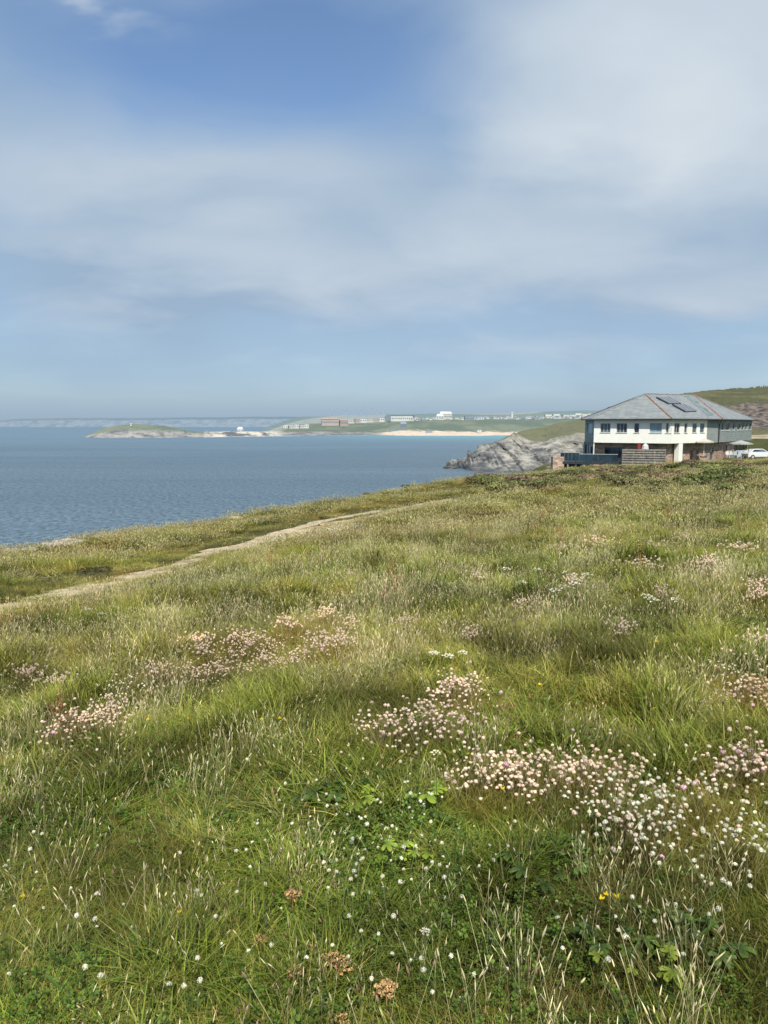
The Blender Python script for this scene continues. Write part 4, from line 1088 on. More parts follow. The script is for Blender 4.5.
loft('low_headland', px, [(wl - 6, px * 0 - 3.), (wl + wide * .6, zrow(px, wl + wide * .6, bt)), (wl + hd, zrow(px, wl + hd, tp)), (wl + hd * 1.9, -6. * (1 - sm(255, 300, px)) + sm(255, 300, px) * zrow(px, wl + hd * 1.9, bk)), (wl + hd * 2.6 + 60, -8. + 30. * sm(255, 300, px))],
     M['head'], [8, 14, 8, 4], [1.0, 2.2, 1.4, 1.2, 1], 38, 12)

M['stone'] = plain('pale_stone', (.42, .37, .30), .9, .35, 6, bump=.5)
for i, (px_, py_, w_) in enumerate([(4, 553, .5), (14, 550, .35), (30, 547, .3), (52, 546, .55), (62, 543, .4), (70, 542, .6), (80, 540.5, .35), (104, 538, .45), (112, 536, .3), (142, 532, .35), (150, 531, .5), (235, 519, .4)]):
    x, y, z = ground(px_, py_); b = MB(); b.ball((0, 0, 0), 1, 12, 8); V = np.array(b.V); rr_ = 1 + .7 * (fbm(V[:, 0] * 1.7 + px_, V[:, 1] * 1.7 + V[:, 2] * 2, 9, 3) - .5)
    o = obj('stone', mesh('stone', V * rr_[:, None] * np.array([w_, w_ * .7, w_ * .22]), b.F, [M['stone']]), None, (x, y, z + .05)); tag(o, 'pale weathered stone lying in the turf along the cliff rim', 'stone', 'pale stones along the cliff rim')

# breaking wave line off the beach
def foamline(x0, x1, py, hh):
    pxs = np.linspace(x0, x1, 60); V = []
    for q in pxs:
        Y_ = np.interp(q, [86, 110, 160, 205, 240, 280, 330, 375, 400, 500], [1440, 1400, 1420, 1470, 1540, 1600, 1680, 1740, 1700, 1690]) - 12
        wv = 1 + hh * (float(fbm(q / 4, 0, 5, 3)))
        for dy in (-wv * 9, wv * 9): V.append(((q - 384) / F * (Y_ + dy), Y_ + dy + py, .25 if dy < 0 else .35))
    return V, [(2 * i, 2 * i + 2, 2 * i + 3, 2 * i + 1) for i in range(59)]
M['foam'] = plain('surf_foam', (.62, .68, .70), .9, .12, .05)
for a, b_, dy in ((395, 492, 0), (205, 300, 0), (405, 480, -60)):
    v, f = foamline(a, b_, dy, .9); tag(obj('surf', mesh('surf', v, f, [M['foam']])), kind='structure')

# rocky point behind the building ------------------------------------
px = np.concatenate([np.linspace(447, 640, 330), np.linspace(643, 800, 40)])
wl = np.interp(px, [447, 458, 475, 500, 560, 800], [436, 425, 396, 382, 376, 376])
rows = [(wl - 4, px * 0 - 4.)]
t1 = [(447, 468), (458, 464.5), (470, 461), (490, 462), (520, 459), (560, 457), (600, 455), (800, 450)]
t2 = [(447, 467.5), (458, 463.5), (468, 458), (478, 454), (488, 449), (498, 446), (510, 445), (530, 450), (560, 446), (600, 440), (800, 438)]
t3 = [(447, 467), (458, 463), (470, 457.5), (479, 453.5), (487, 448), (497, 442), (506, 437.5), (514, 434.5), (522, 437.2), (530, 442), (545, 442), (556, 437), (575, 434), (600, 436), (800, 430)]
t4 = [(447, 468), (458, 464), (470, 458), (480, 453.2), (490, 447), (500, 441.2), (510, 436), (518, 432.4), (530, 430), (545, 426.5), (560, 422.4), (575, 420), (590, 418.6), (640, 417.5), (800, 415)]
r1, r2, r3, r4 = wl + 8, wl + 22, wl + 34, wl + 75
rows += [(r1, zrow(px, r1, t1)), (r2, zrow(px, r2, t2)), (r3, zrow(px, r3, t3)), (r4, zrow(px, r4, t4)), (r4 + 60, np.minimum(zrow(px, r4, t4) - 4, 22))]
M['point'] = landmat('rocky_point', [(.10, .10, .035), (.15, .14, .05), (.14, .135, .055)], [(.12, .11, .095), (.42, .385, .32)], HAZE, .12, lambda t, r, n: t.ss(t.math('ADD', r, t.math('MULTIPLY', t.math('SUBTRACT', n, .5), 1.4)), 2.85, 3.1, 1, 0), .07)
loft('rocky_point', px, rows, M['point'], [10, 46, 40, 26, 5], [2.0, 7.0, 6.0, 2.2, .7, .5], 21, 40, fw=1.4, smooth=False)
M['skerry'] = plain('wet_rock', (.10, .09, .08), .7, .5, .5, bump=.6)
def skerry(px_, py_, wd, hgt, lab):
    d = ray(px_, py_); s = -EYE / d[2]; x, y = d[0] * s, d[1] * s
    rng = np.random.default_rng(int(px_)); b = MB(); b.ball((0, 0, 0), 1, 16, 10)
    V = np.array(b.V); k = 1 + .5 * (fbm(V[:, 0] * 2 + px_, V[:, 1] * 2 + V[:, 2] * 1.7, 3, 4) - .5) * 2; V = V * k[:, None] * np.array([wd, wd * .7, hgt])
    o = obj('sea_rock', mesh('sea_rock', V, b.F, [M['skerry']]), None, (x, y, -.2)); tag(o, lab, 'rock')
skerry(451, 468.3, 4.5, 1.6, 'small dark rock in the sea at the tip of the rocky point')
skerry(458, 466.2, 6.5, 2.4, 'long low dark rock joined to the tip of the rocky point')
skerry(482, 475.2, 5, 1.5, 'dark wet rock at the foot of the grey cliff')

# hill with a cliff behind the building, to the right --------------------
px = np.linspace(606, 1150, 330)
yy = lambda v: px * 0 + v
tt = lambda *a: list(a)
rows = [(yy(140), yy(19.5)), (yy(185), zrow(px, yy(185), tt((560, 440), (740, 437.5), (768, 436), (1150, 430)))),
        (yy(232), zrow(px, yy(232), tt((560, 434), (740, 431), (768, 430), (1150, 425)))),
        (yy(246), zrow(px, yy(246), tt((560, 424), (690, 415), (735, 408), (745, 406.5), (768, 405), (1150, 400)))),
        (yy(300), zrow(px, yy(300), tt((560, 420), (640, 405), (690, 396.5), (720, 396), (768, 395), (1150, 390)))),
        (yy(380), zrow(px, yy(380), tt((560, 419), (640, 400), (680, 394), (693, 392.2), (715, 390), (740, 388.4), (768, 386.6), (900, 382), (1150, 380)))),
        (yy(470), zrow(px, yy(380), tt((560, 421), (1150, 395))))]
M['hill'] = landmat('cliff_hill', [(.08, .078, .028), (.145, .13, .05), (.09, .09, .032)], [(.035, .03, .026), (.19, .15, .12)], HAZE, .05,
                    lambda t, r, n: t.math('MULTIPLY', t.ss(t.math('ADD', r, t.math('MULTIPLY', t.math('SUBTRACT', n, .5), .5)), 1.75, 1.95), t.ss(t.math('ADD', r, t.math('MULTIPLY', t.math('SUBTRACT', n, .5), .9)), 2.95, 3.15, 1, 0)), .22)
loft('cliff_hill', px, rows, M['hill'], [10, 10, 22, 16, 14, 5], [.3, .5, 2.0, 2.0, 1.2, .8, .8], 9, 60, fw=1.0)
t = NT('sandy_track'); p = t.pos(); n = t.noise(.3, p, 4)
# sandy ground beside the building
pxs = np.linspace(728, 1000, 60); V = []
for q in pxs:
    for Yq in (150, 165, 183):
        zz_ = 19.5 + (zrow(np.array([q]), np.array([185.]), [(560, 440), (740, 437.5), (768, 436), (1150, 430)])[0] - 19.5) * (Yq - 140) / 45 + .55
        V.append(((q - 384) / F * Yq, Yq, zz_))
obj_ = obj('sandy_ground', mesh('sandy_ground', V, [(3 * i + k, 3 * i + k + 3, 3 * i + k + 4, 3 * i + k + 1) for i in range(59) for k in (0, 1)], [plain('sandy_ground', (.36, .30, .20), .95, .35, .35)])); tag(obj_, kind='structure')

# ------------------------------------------------------------------ the clifftop building
MW = plain('white_render', (.92, .91, .83), .85, .03, 1.5)
t = NT('slate_cladding'); p = t.pos()
br = t.n('ShaderNodeTexBrick'); br.inputs['Scale'].default_value = 1; br.inputs['Brick Width'].default_value = .5; br.inputs['Row Height'].default_value = .28; br.inputs['Mortar Size'].default_value = .012
t.put(br.inputs['Color1'], (.24, .275, .27)); t.put(br.inputs['Color2'], (.34, .375, .36)); t.put(br.inputs['Mortar'], (.09, .10, .11))
sp = t.n('ShaderNodeSeparateXYZ'); t.put(sp.inputs[0], p); cb = t.n('ShaderNodeCombineXYZ'); t.put(cb.inputs[0], t.math('ADD', sp.outputs[0], t.math('MULTIPLY', sp.outputs[1], .35))); t.put(cb.inputs[1], sp.outputs[2]); t.put(br.inputs['Vector'], cb.outputs[0])
c = t.mix(t.ss(t.noise(.5, p, 5), .35, .7, 0, .6), br.outputs['Color'], (.31, .34, .30)); MC = t.out(t.bsdf(c, .75, spec=.3))
t = NT('slate_roof'); p = t.pos()
br = t.n('ShaderNodeTexBrick'); br.inputs['Scale'].default_value = 1; br.inputs['Brick Width'].default_value = .55; br.inputs['Row Height'].default_value = .17; br.inputs['Mortar Size'].default_value = .014
t.put(br.inputs['Color1'], (.20, .225, .235)); t.put(br.inputs['Color2'], (.29, .31, .31)); t.put(br.inputs['Mortar'], (.13, .14, .15))
sp = t.n('ShaderNodeSeparateXYZ'); t.put(sp.inputs[0], p); cb = t.n('ShaderNodeCombineXYZ'); t.put(cb.inputs[0], t.math('ADD', sp.outputs[0], t.math('MULTIPLY', sp.outputs[1], .35))); t.put(cb.inputs[1], sp.outputs[2]); t.put(br.inputs['Vector'], cb.outputs[0])
c = t.mix(t.ss(t.noise(.35, p, 5, .6), .4, .7, 0, .4), br.outputs['Color'], (.30, .31, .29)); c = t.mix(t.ss(t.noise(2.2, p, 4, .7), .6, .75, 0, .5), c, (.14, .16, .15))
MR = t.out(t.bsdf(c, .6, spec=.4))
MPATCH = plain('bluish_slate', (.17, .215, .215), .6, .35, 1.2)
t = NT('stone_wall'); p = t.pos()
vo = t.n('ShaderNodeTexVoronoi'); vo.inputs['Scale'].default_value = 2.2; t.put(vo.inputs['Vector'], t.mapv(p, (1, 1, 1.7)))
sp = t.n('ShaderNodeSeparateColor'); t.put(sp.inputs[0], vo.outputs['Color'])
c = t.mix(sp.outputs[0], (.26, .19, .145), (.56, .42, .33)); c = t.mix(t.ss(sp.outputs[1], .75, .85, 0, .7), c, (.45, .30, .2)); MST = t.out(t.bsdf(c, .9, t.bump(vo.outputs['Distance'], .5, .1), .2))
MRED = plain('ridge_tile_and_lit_pane', (.34, .19, .14), .8, .25, 2)
MDK = plain('dark_metal', (.035, .042, .05), .4, .2, 2, .5)
MFR = plain('window_frame', (.42, .45, .44), .5, .1, 3)
MFW = plain('pale_window_frame', (.62, .66, .64), .5, .1, 3)
t = NT('window_glass'); p = t.pos(); n = t.noise(.45, t.mapv(p, (1, 1, .5)), 2)
MGL = t.out(t.bsdf(t.mix(t.ss(n, .4, .62), (.02, .028, .035), (.10, .13, .15)), .08, spec=.8))
MBL = plain('blind', (.28, .40, .46), .35, .15, .8, .6)
MGB = plain('tinted_glass', (.02, .045, .065), .2, .3, .7, .5)
MWD = plain('weathered_timber', (.26, .24, .215), .85, .3, 3)
MDW = plain('dark_timber', (.10, .095, .09), .85, .3, 3)
MPV = plain('solar_cell', (.035, .045, .075), .15, .2, 3, .7)
MCV = plain('canvas', (.52, .48, .42), .9, .08, 1.5)
MCG = plain('grey_canvas', (.36, .37, .36), .9, .08, 1.5)

A0, A_, B_, C_, D_ = [np.array(v) for v in ((at(585, 430, 109)[0], 109.), (at(594, 430, 104)[0], 104.), (at(670.5, 430, 98.)[0], 98.), (at(717.5, 430, 105)[0], 105.), (at(751.5, 430, 121)[0], 121.))]
E_, G_, H_ = np.array((59., 131.)), np.array((47., 124.)), np.array((34., 117.))
FP = [A0, A_, B_, C_, D_, E_, G_, H_]
ZS, ZE, ZG = 22.50, 25.78, 17.6
house = empty('clifftop_building', (44, 110, 19.4), 'two storey clifftop building with white upper wall, stone ground floor and grey slate roof', 'building')
HL = np.array([44, 110, 19.4])
def part(b, name, mats, parent=None):
    b.V = [(v[0] - HL[0], v[1] - HL[1], v[2] - HL[2]) for v in b.V]
    return b.build(name, mats, parent or house)
def u_at(p0, p1, px_):
    k = (px_ - 384) / F; d = p1 - p0; den = d[0] - k * d[1]
    return (k * p0[1] - p0[0]) / den * np.linalg.norm(d)
def zpy(py_, Y_): return float(zrow(np.array([0.]), np.array([Y_]), [(0, py_)])[0])
def facet(p0, p1, z0, z1, opens, mat, name, th=.3, frame=MFR, glass=MGL, mull=None, wname='window'):
    """a wall with real openings, each with a frame and a pane set back in it"""
    d = (p1 - p0); L = np.linalg.norm(d); d = d / L; n = np.array([d[1], -d[0]]); rz = atan2(d[1], d[0])
    b = MB()
    def bx(bb, u0, u1, a, c, o0, o1, m=0):
        cc_ = p0 + d * (u0 + u1) / 2 + n * (o0 + o1) / 2
        bb.box((cc_[0], cc_[1], (a + c) / 2), (u1 - u0, abs(o1 - o0), c - a), rz, m)
    cur = 0
    for (u0, u1, a, c, *rest) in sorted(opens):
        if u0 > cur: bx(b, cur, u0, z0, z1, -th, 0)
        if a > z0: bx(b, u0, u1, z0, a, -th, 0)
        if c < z1: bx(b, u0, u1, c, z1, -th, 0)
        cur = u1
    if cur < L: bx(b, cur, L, z0, z1, -th, 0)
    part(b, name, mat)
    for (u0, u1, a, c, *rest) in opens:
        nm = rest[0] if rest else 1; gl = rest[1] if len(rest) > 1 else glass
        w_ = MB(); f_ = .07
        bx(w_, u0, u0 + f_, a, c, -.16, -.08); bx(w_, u1 - f_, u1, a, c, -.16, -.08)
        bx(w_, u0 + f_, u1 - f_, a, a + f_, -.16, -.08); bx(w_, u0 + f_, u1 - f_, c - f_, c, -.16, -.08)
        for k in range(1, nm):
            uu = u0 + (u1 - u0) * k / nm; bx(w_, uu - f_ * .6, uu + f_ * .6, a + f_, c - f_, -.16, -.08)
        fr = part(w_, wname, frame)
        g_ = MB(); bx(g_, u0 + f_, u1 - f_, a + f_, c - f_, -.14, -.12); part(g_, 'pane', gl, fr)
        s_ = MB(); bx(s_, u0 - .06, u1 + .06, a - .07, a - .003, -.10, .06); part(s_, 'sill', frame, fr)
zt, zb = zpy(423.2, 101), zpy(432.8, 101)
def op(p0, p1, a, b, z0=zb, z1=zt, *r): return (u_at(p0, p1, a), u_at(p0, p1, b), z0, z1, *r)
facet(A_, B_, ZS, ZE, [op(A_, B_, 599, 609, zb, zt, 3), op(A_, B_, 615, 625.5, zb, zt, 3), op(A_, B_, 632.5, 637.5), op(A_, B_, 648, 660, zb, zt, 2, MBL), op(A_, B_, 664, 669.3)], MW, 'wall')
# windows by the bend
lb = u_at(B_, C_, 705)
Cm = B_ + (C_ - B_) * lb / np.linalg.norm(C_ - B_)
facet(B_, Cm, ZS, ZE, [op(B_, C_, 672.5, 678, zb, zt, 2), op(B_, C_, 682.5, 685.5), op(B_, C_, 690.5, 695), op(B_, C_, 698, 702.6)], MW, 'wall')
facet(Cm, C_, ZS - .02, ZE, [], MC, 'clad_wall')
z2t, z2b = zpy(421.8, 112), zpy(430.2, 112)
facet(C_, D_, ZS - .02, ZE, [op(C_, D_, a, b_, z2b, z2t) for a, b_ in ((719.3, 721.8), (723.4, 727.8), (730.5, 732.8), (735, 738.6), (739.6, 742), (743, 745.4), (746.8, 749.6))], MC, 'clad_wall', frame=MFW)
facet(A0, A_, ZS - .02, ZE, [(1.2, 3.9, zb - .1, zt)], MC, 'clad_wall', glass=MBL)
for a, b_ in ((D_, E_), (E_, G_), (G_, H_), (H_, A0)): facet(a, b_, ZS, ZE, [(2., 3.4, 23.9, 25.1), (6, 7.4, 23.9, 25.1)] if np.linalg.norm(b_ - a) > 8 else [], MC, 'clad_wall')
# floor of the overhang and upper ceiling
b = MB(); ctr = sum(FP) / len(FP)
sh = lambda k: [ctr + (p_ - ctr) * k for p_ in FP]
b.prism([tuple(p_) for p_ in sh(.985)], ZS + .03, ZS + .25); part(b, 'overhang_floor', MDK)
b = MB(); b.prism([tuple(p_) for p_ in sh(.985)], ZE - .4, ZE - .15); part(b, 'ceiling', MW)
# ground floor set back
def inset(k): # move the front walls back
    return [p_ + np.array([0.25, 1.5]) if i < 5 else p_ - np.array([.6, 0]) for i, p_ in enumerate(FP)]
GP = inset(0)
a0, a_, b2, c2, d2 = GP[:5]
zz = lambda py_, Y_=100: zpy(py_, Y_)
facet(a_, b2, ZG, ZS + .02, [op(a_, b2, 590, 594.5, 19.9, 21.9, 1), op(a_, b2, 604, 623.5, 19.95, zz(448.4), 4), op(a_, b2, 646, 650, 20.6, 21.8)], MST, 'stone_wall', frame=MDK)
facet(b2, c2, ZG, ZS, [op(b2, c2, 689, 692, 19.9, 21.5, 1, MRED), op(b2, c2, 695, 698, 19.9, 21.4, 1, MRED), op(b2, c2, 709, 712.6, 19.9, 21.7, 1)], MST, 'stone_wall', frame=MWD)  # reddish panes carry the orange window light in their colour
facet(c2, d2, ZG, ZS, [op(c2, d2, 722, 726, 19.9, 21.9, 1, MRED), op(c2, d2, 733, 746, 20.2, 22.1, 4)], MST, 'stone_wall', frame=MDK)
facet(a0, a_, ZG, ZS, [(1., 4., 20, 22.1, 2)], MDK, 'dark_wall', frame=MDK)
for a, b_ in zip(GP[4:], GP[5:] + [GP[0]]): facet(a, b_, ZG, ZS, [], MST, 'stone_wall')
# white pier down to the ground
pc = B_ + (C_ - B_) * (u_at(B_, C_, 680) / np.linalg.norm(C_ - B_)); dr = atan2((C_ - B_)[1], (C_ - B_)[0])
nn = np.array([(C_ - B_)[1], -(C_ - B_)[0]]); nn /= np.linalg.norm(nn)
b = MB(); q = pc - nn * .35; b.box((q[0], q[1], (ZS + 18.2) / 2), (.92, .66, ZS - 18.2 - .01), dr); part(b, 'pier', MW)
# steel posts on the deck side
for px_ in (595, ):
    q = A_ + (B_ - A_) * .01; b = MB(); b.box((q[0], q[1] + .2, 21.2), (.16, .16, 2.56)); part(b, 'post', MFW)

# roof: eaves polygon and two ridge points
out_ = []
for i, p_ in enumerate(FP):
    v = p_ - ctr; out_.append(p_ + v / np.linalg.norm(v) * .75)
out_[2] = out_[2] + np.array([0, -.1])
R1 = np.array([*at(645, 394, 106.5)]); R2 = np.array([*at(694, 395.2, 114)])
ze = ZE + .02
e = [np.array([p_[0], p_[1], ze]) for p_ in out_]
roofF = [(0, 1, 8), (1, 2, 8), (2, 3, 9, 8), (3, 4, 9), (4, 5, 9), (5, 6, 9), (6, 7, 8, 9), (7, 0, 8)]
RV = e + [R1, R2]
b = MB(); b.add(RV, roofF); b.add([v - (0, 0, .12) for v in e], [tuple(range(8))[::-1]])
b.add(sum([[e[i], e[(i + 1) % 8], e[(i + 1) % 8] - (0, 0, .12), e[i] - (0, 0, .12)] for i in range(8)], []), [tuple(4 * i + k for k in (0, 3, 2, 1)) for i in range(8)])
roof = part(b, 'roof', MR)
rq = lambda a, c_, r_=.09: (lambda bb: (bb.tube([a + (0, 0, .05), c_ + (0, 0, .05)], r_, 6), bb)[1])(MB())
for a, c_, mt in ((R1, e[2], MRED), (R2, e[3], MRED), (R1, R2, MWD), (R1, e[0], MDW), (R1, e[1], MR), (R2, e[4], MWD)):
    part(rq(a, c_, .095 if mt is MRED else .07), 'ridge_tile_row', mt, roof)
for i in range(5):
    if i < 4: part((lambda bb: (bb.tube([e[i] + (0, 0, -.12), e[i + 1] + (0, 0, -.12)], .085, 6), bb)[1])(MB()), 'gutter', MDK, roof)
q = C_ + (D_ - C_) * .02 + np.array([.1, -.1])
b = MB(); b.tube([(e[3][0], e[3][1], ze - .15), (q[0], q[1], ze - .75), (q[0], q[1], ZS + .1), (q[0], q[1] + .3, ZS - .2)], .07, 6); part(b, 'downpipe', MDK)
# roof plane 2,3,9,8: darker bluish slate strip, skylight row and solar panels
def on_roof(px_, py_, lift=.06):
    n_ = np.cross(e[3] - e[2], R1 - e[2]); n_ /= np.linalg.norm(n_)
    if n_[2] < 0: n_ = -n_
    d = ray(px_, py_); o_ = np.array([0, 0, EYE]); s = ((e[2] - o_) @ n_) / (d @ n_); return o_ + d * s + n_ * lift, n_
def roof_quad(pix, name, mt, lift, th, parent=None, cells=None):
    top = [on_roof(*q, lift)[0] for q in pix]; n_ = on_roof(*pix[0])[1]; bot = [v - n_ * th for v in top]
    b = MB(); b.add(top + bot, [(0, 1, 2, 3), (4, 7, 6, 5), (0, 4, 5, 1), (1, 5, 6, 2), (2, 6, 7, 3), (3, 7, 4, 0)])
    if cells:
        for k in range(1, cells):
            u = k / cells; p1_ = top[0] * (1 - u) + top[1] * u; p2_ = top[3] * (1 - u) + top[2] * u; b.tube([p1_ + n_ * .01, p2_ + n_ * .01], .03, 4, m=1)
    return part(b, name, [mt, MFR], parent or roof)
roof_quad([(684.5, 396.4), (691.5, 396.4), (713.5, 415.4), (707.5, 415.4)], 'bluish_strip', MPATCH, .05, .03)
for pix in ([(655.5, 398), (668.5, 397.8), (681, 404.0), (668, 404.4)], [(671.5, 405.2), (683.5, 404.8), (696.5, 411.9), (684.5, 412.4)]):
    b_o = roof_quad([(p_[0], p_[1]) for p_ in pix], 'solar_panel', MPV, .16, .08, cells=4)
for a, b_ in (((655.5, 398), (668, 404.4)), ((671.5, 405.2), (684.5, 412.4))):
    p1_, n_ = on_roof(*a, .16); p2_, _ = on_roof(*b_, .16); b = MB(); b.tube([p1_, p2_], .07, 4); part(b, 'panel_edge', MDK, roof)

# ------------------------------------------------------------------ deck, balustrade and furniture
deck = empty('timber_deck', (30, 100, 19.9), 'dark raised timber deck with tinted glass balustrade at seaward end of the building', 'deck'); HD = np.array([30, 100, 19.9])
def dpart(b, name, mats, parent=None):
    b.V = [tuple(np.array(v) - HD) for v in b.V]; return b.build(name, mats, parent or deck)
dz = zpy(461.6, 98)
q0, q1, q2, q3 = at(560, 462, 99)[:2], at(626, 462, 96.5)[:2], at(626, 462, 100.5)[:2], at(561, 462, 109)[:2]
b = MB(); b.prism([tuple(q0), tuple(q1), tuple(q2), tuple(q3)], dz - .35, dz); dpart(b, 'platform', MDK)
for k in range(9):
    q = q0 * (1 - k / 8) + q1 * k / 8; b = MB(); b.box((q[0], q[1] + .15, dz - 1.35), (.18, .18, 1.98)); dpart(b, 'post', MWD if k % 2 else MDW)
for k in range(4):
    q = q0 * (1 - k / 4) + q3 * k / 4; b = MB(); b.box((q[0] + .1, q[1] + .3, dz - 1.5), (.2, .2, 2.28)); dpart(b, 'post', MDW)
b = MB(); q = q0 * .75 + q1 * .25; b.box((q[0] - .6, q[1] + 1.6, dz - 1.3), (3.6, .15, 1.86), .0); dpart(b, 'under_deck_screen', MDK)
b = MB(); q = at(557.5, 463, 99.5); b.box((q[0], q[1], dz - .9), (1.5, 1.2, 3.0)); dpart(b, 'stone_pier', MST)
def rail(a, b_, n, hgt, glass=True):
    for k in range(n):
        p0_ = a + (b_ - a) * k / n; p1_ = a + (b_ - a) * (k + 1) / n; rz = atan2((b_ - a)[1], (b_ - a)[0]); m_ = (p0_ + p1_) / 2; L = np.linalg.norm(p1_ - p0_)
        g_ = MB(); g_.box((m_[0], m_[1], dz + hgt / 2 + .03), (L - .1, .03, hgt - .1), rz); gl = dpart(g_, 'glass_panel', MGB)
        s_ = MB(); s_.box((p0_[0], p0_[1], dz + hgt / 2), (.07, .07, hgt), rz); dpart(s_, 'rail_post', MDK, None)
    r_ = MB(); r_.tube([(*a, dz + hgt + .03), (*b_, dz + hgt + .03)], .035, 5); dpart(r_, 'handrail', MFR)
rail(q0 + (.1, .1), q0 * .7 + q1 * .3 + (0, .1), 5, 1.15); rail(q3 + (.1, -.1), q0 + (.1, .1), 5, 1.15)
rail(q0 * .7 + q1 * .3 + (0, .1), q0 * .12 + q1 * .88 + (0, .1), 6, .95)
def chair(x, y, z, rz, lab, grp, m=MDK):
    t_ = empty('terrace_chair', (x, y, z), lab, 'chair', grp, rz)
    b = MB(); b.box((0, 0, .45), (.45, .45, .05)); b.build('seat', m, t_)
    b = MB(); b.box((0, .22, .72), (.45, .05, .44)); b.build('backrest', m, t_)
    for i in (-.2, .2):
        for j in (-.2, .2): b = MB(); b.box((i, j, .21), (.04, .04, .42)); b.build('leg', m, t_)
def table(x, y, z, lab, grp, m=MDK, rr=.4):
    t_ = empty('terrace_table', (x, y, z), lab, 'table', grp)
    b = MB(); b.tube([(0, 0, .72), (0, 0, .76)], rr, 12); b.build('table_top', m, t_)
    b = MB(); b.tube([(0, 0, .03), (0, 0, .72)], .04, 6); b.build('leg', m, t_)
    b = MB(); b.tube([(0, 0, 0), (0, 0, .03)], .25, 10); b.build('base', m, t_)
for px_, Yq in ((583, 100), (599, 98.6), (614, 98.2)):
    q = at(px_, 460, Yq); table(q[0], q[1], dz, 'small round dark table on the timber deck', 'tables on the timber deck')
    for s in (-1, 1): chair(q[0] + s * .8, q[1] + .1, dz, s * -1.57, 'dark chair beside a round table on the timber deck', 'chairs on the timber deck')

# slatted fence screen
fx0, fx1 = at(622.5, 455, 95.8)[:2], at(665.5, 455, 94.6)[:2]; fz1, fz0 = zpy(449.2, 95), 19.2
fe = empty('slatted_screen', (*fx0, fz0), 'grey timber screen of wide horizontal slats in front of the ground floor', 'fence'); rz = atan2((fx1 - fx0)[1], (fx1 - fx0)[0]); L = np.linalg.norm(fx1 - fx0)
fe.rotation_euler = (0, 0, rz)
for k in range(5):
    b = MB(); b.box((L * k / 4, .06, (fz1 - fz0) / 2 - .2), (.10, .08, fz1 - fz0 + .4)); b.build('post', MWD, fe)
for k in range(7):
    b = MB(); b.box((L / 2, -.02, fz1 - fz0 - .11 - k * .31), (L, .035, .20)); b.build('slat', MWD, fe)
b = MB(); b.box((L / 2, .13, (fz1 - fz0) / 2), (L, .02, fz1 - fz0 - .06)); b.build('backing', MDK, fe)

def parasol(px_, Yq, top_py, wd, hgt, mt, name, lab, posts=1):
    q = at(px_, top_py, Yq); z1_ = q[2]; t_ = empty(name, (q[0], q[1], z1_ - hgt), lab, 'parasol'); b = MB()
    n_ = 8; r_ = wd / 2; V = [(0, 0, hgt)] + [(r_ * cos(k * pi / 4 + .4), r_ * .85 * sin(k * pi / 4 + .4), hgt - .45) for k in range(8)] + [(r_ * cos(k * pi / 4 + .4), r_ * .85 * sin(k * pi / 4 + .4), hgt - .62) for k in range(8)]
    b.add(V, [(0, 1 + k, 1 + (k + 1) % 8) for k in range(8)] + [(1 + k, 9 + k, 9 + (k + 1) % 8, 1 + (k + 1) % 8) for k in range(8)]); b.build('canopy', mt, t_)
    for k in range(posts):
        xo = 0 if posts == 1 else (k / (posts - 1) - .5) * wd * .7
        b = MB(); b.tube([(xo, 0, 0), (xo, 0, hgt - .4)], .05, 6); b.build('pole', MFW, t_)
    b = MB(); b.box((0, 0, .06), (.7, .7, .12)); b.build('base', MDK, t_)
parasol(704.5, 101.5, 438.3, 2.5, 2.6, MCV, 'cream_parasol', 'cream parasol in front of the stone ground floor near the grey clad corner')
parasol(741, 106, 440.2, 3.3, 2.5, MCG, 'grey_parasol', 'wide grey parasol beside the right end of the building', 2)
# furled parasol behind the screen
q = at(645.5, 443.2, 97); t_ = empty('furled_parasol', (q[0], q[1], q[2] - 2.3), 'pale furled parasol standing behind the slatted screen', 'parasol')
b = MB(); b.tube([(0, 0, .9), (0, 0, 1.3), (0, 0, 2.0), (0, 0, 2.3)], [.42, .5, .38, .05], 8); b.build('canopy', plain('pale_canvas', (.62, .60, .60), .9, .06), t_)
b = MB(); b.tube([(0, 0, 0), (0, 0, .95)], .04, 6); b.build('pole', MFW, t_)
q = at(639, 446.5, 96.8)
b = MB(); b.tube([(0, 0, 0), (0, 0, .5)], [.22, .22], 8); b.tube([(0, 0, .5), (0, 0, .56)], [.25, .2], 8); o = b.build('red_bin', plain('red_plastic', (.34, .05, .04), .5, .1), None, loc=(q[0], q[1], q[2] - .3)); tag(o, 'dark red tub behind the slatted screen beside the furled parasol', 'tub')

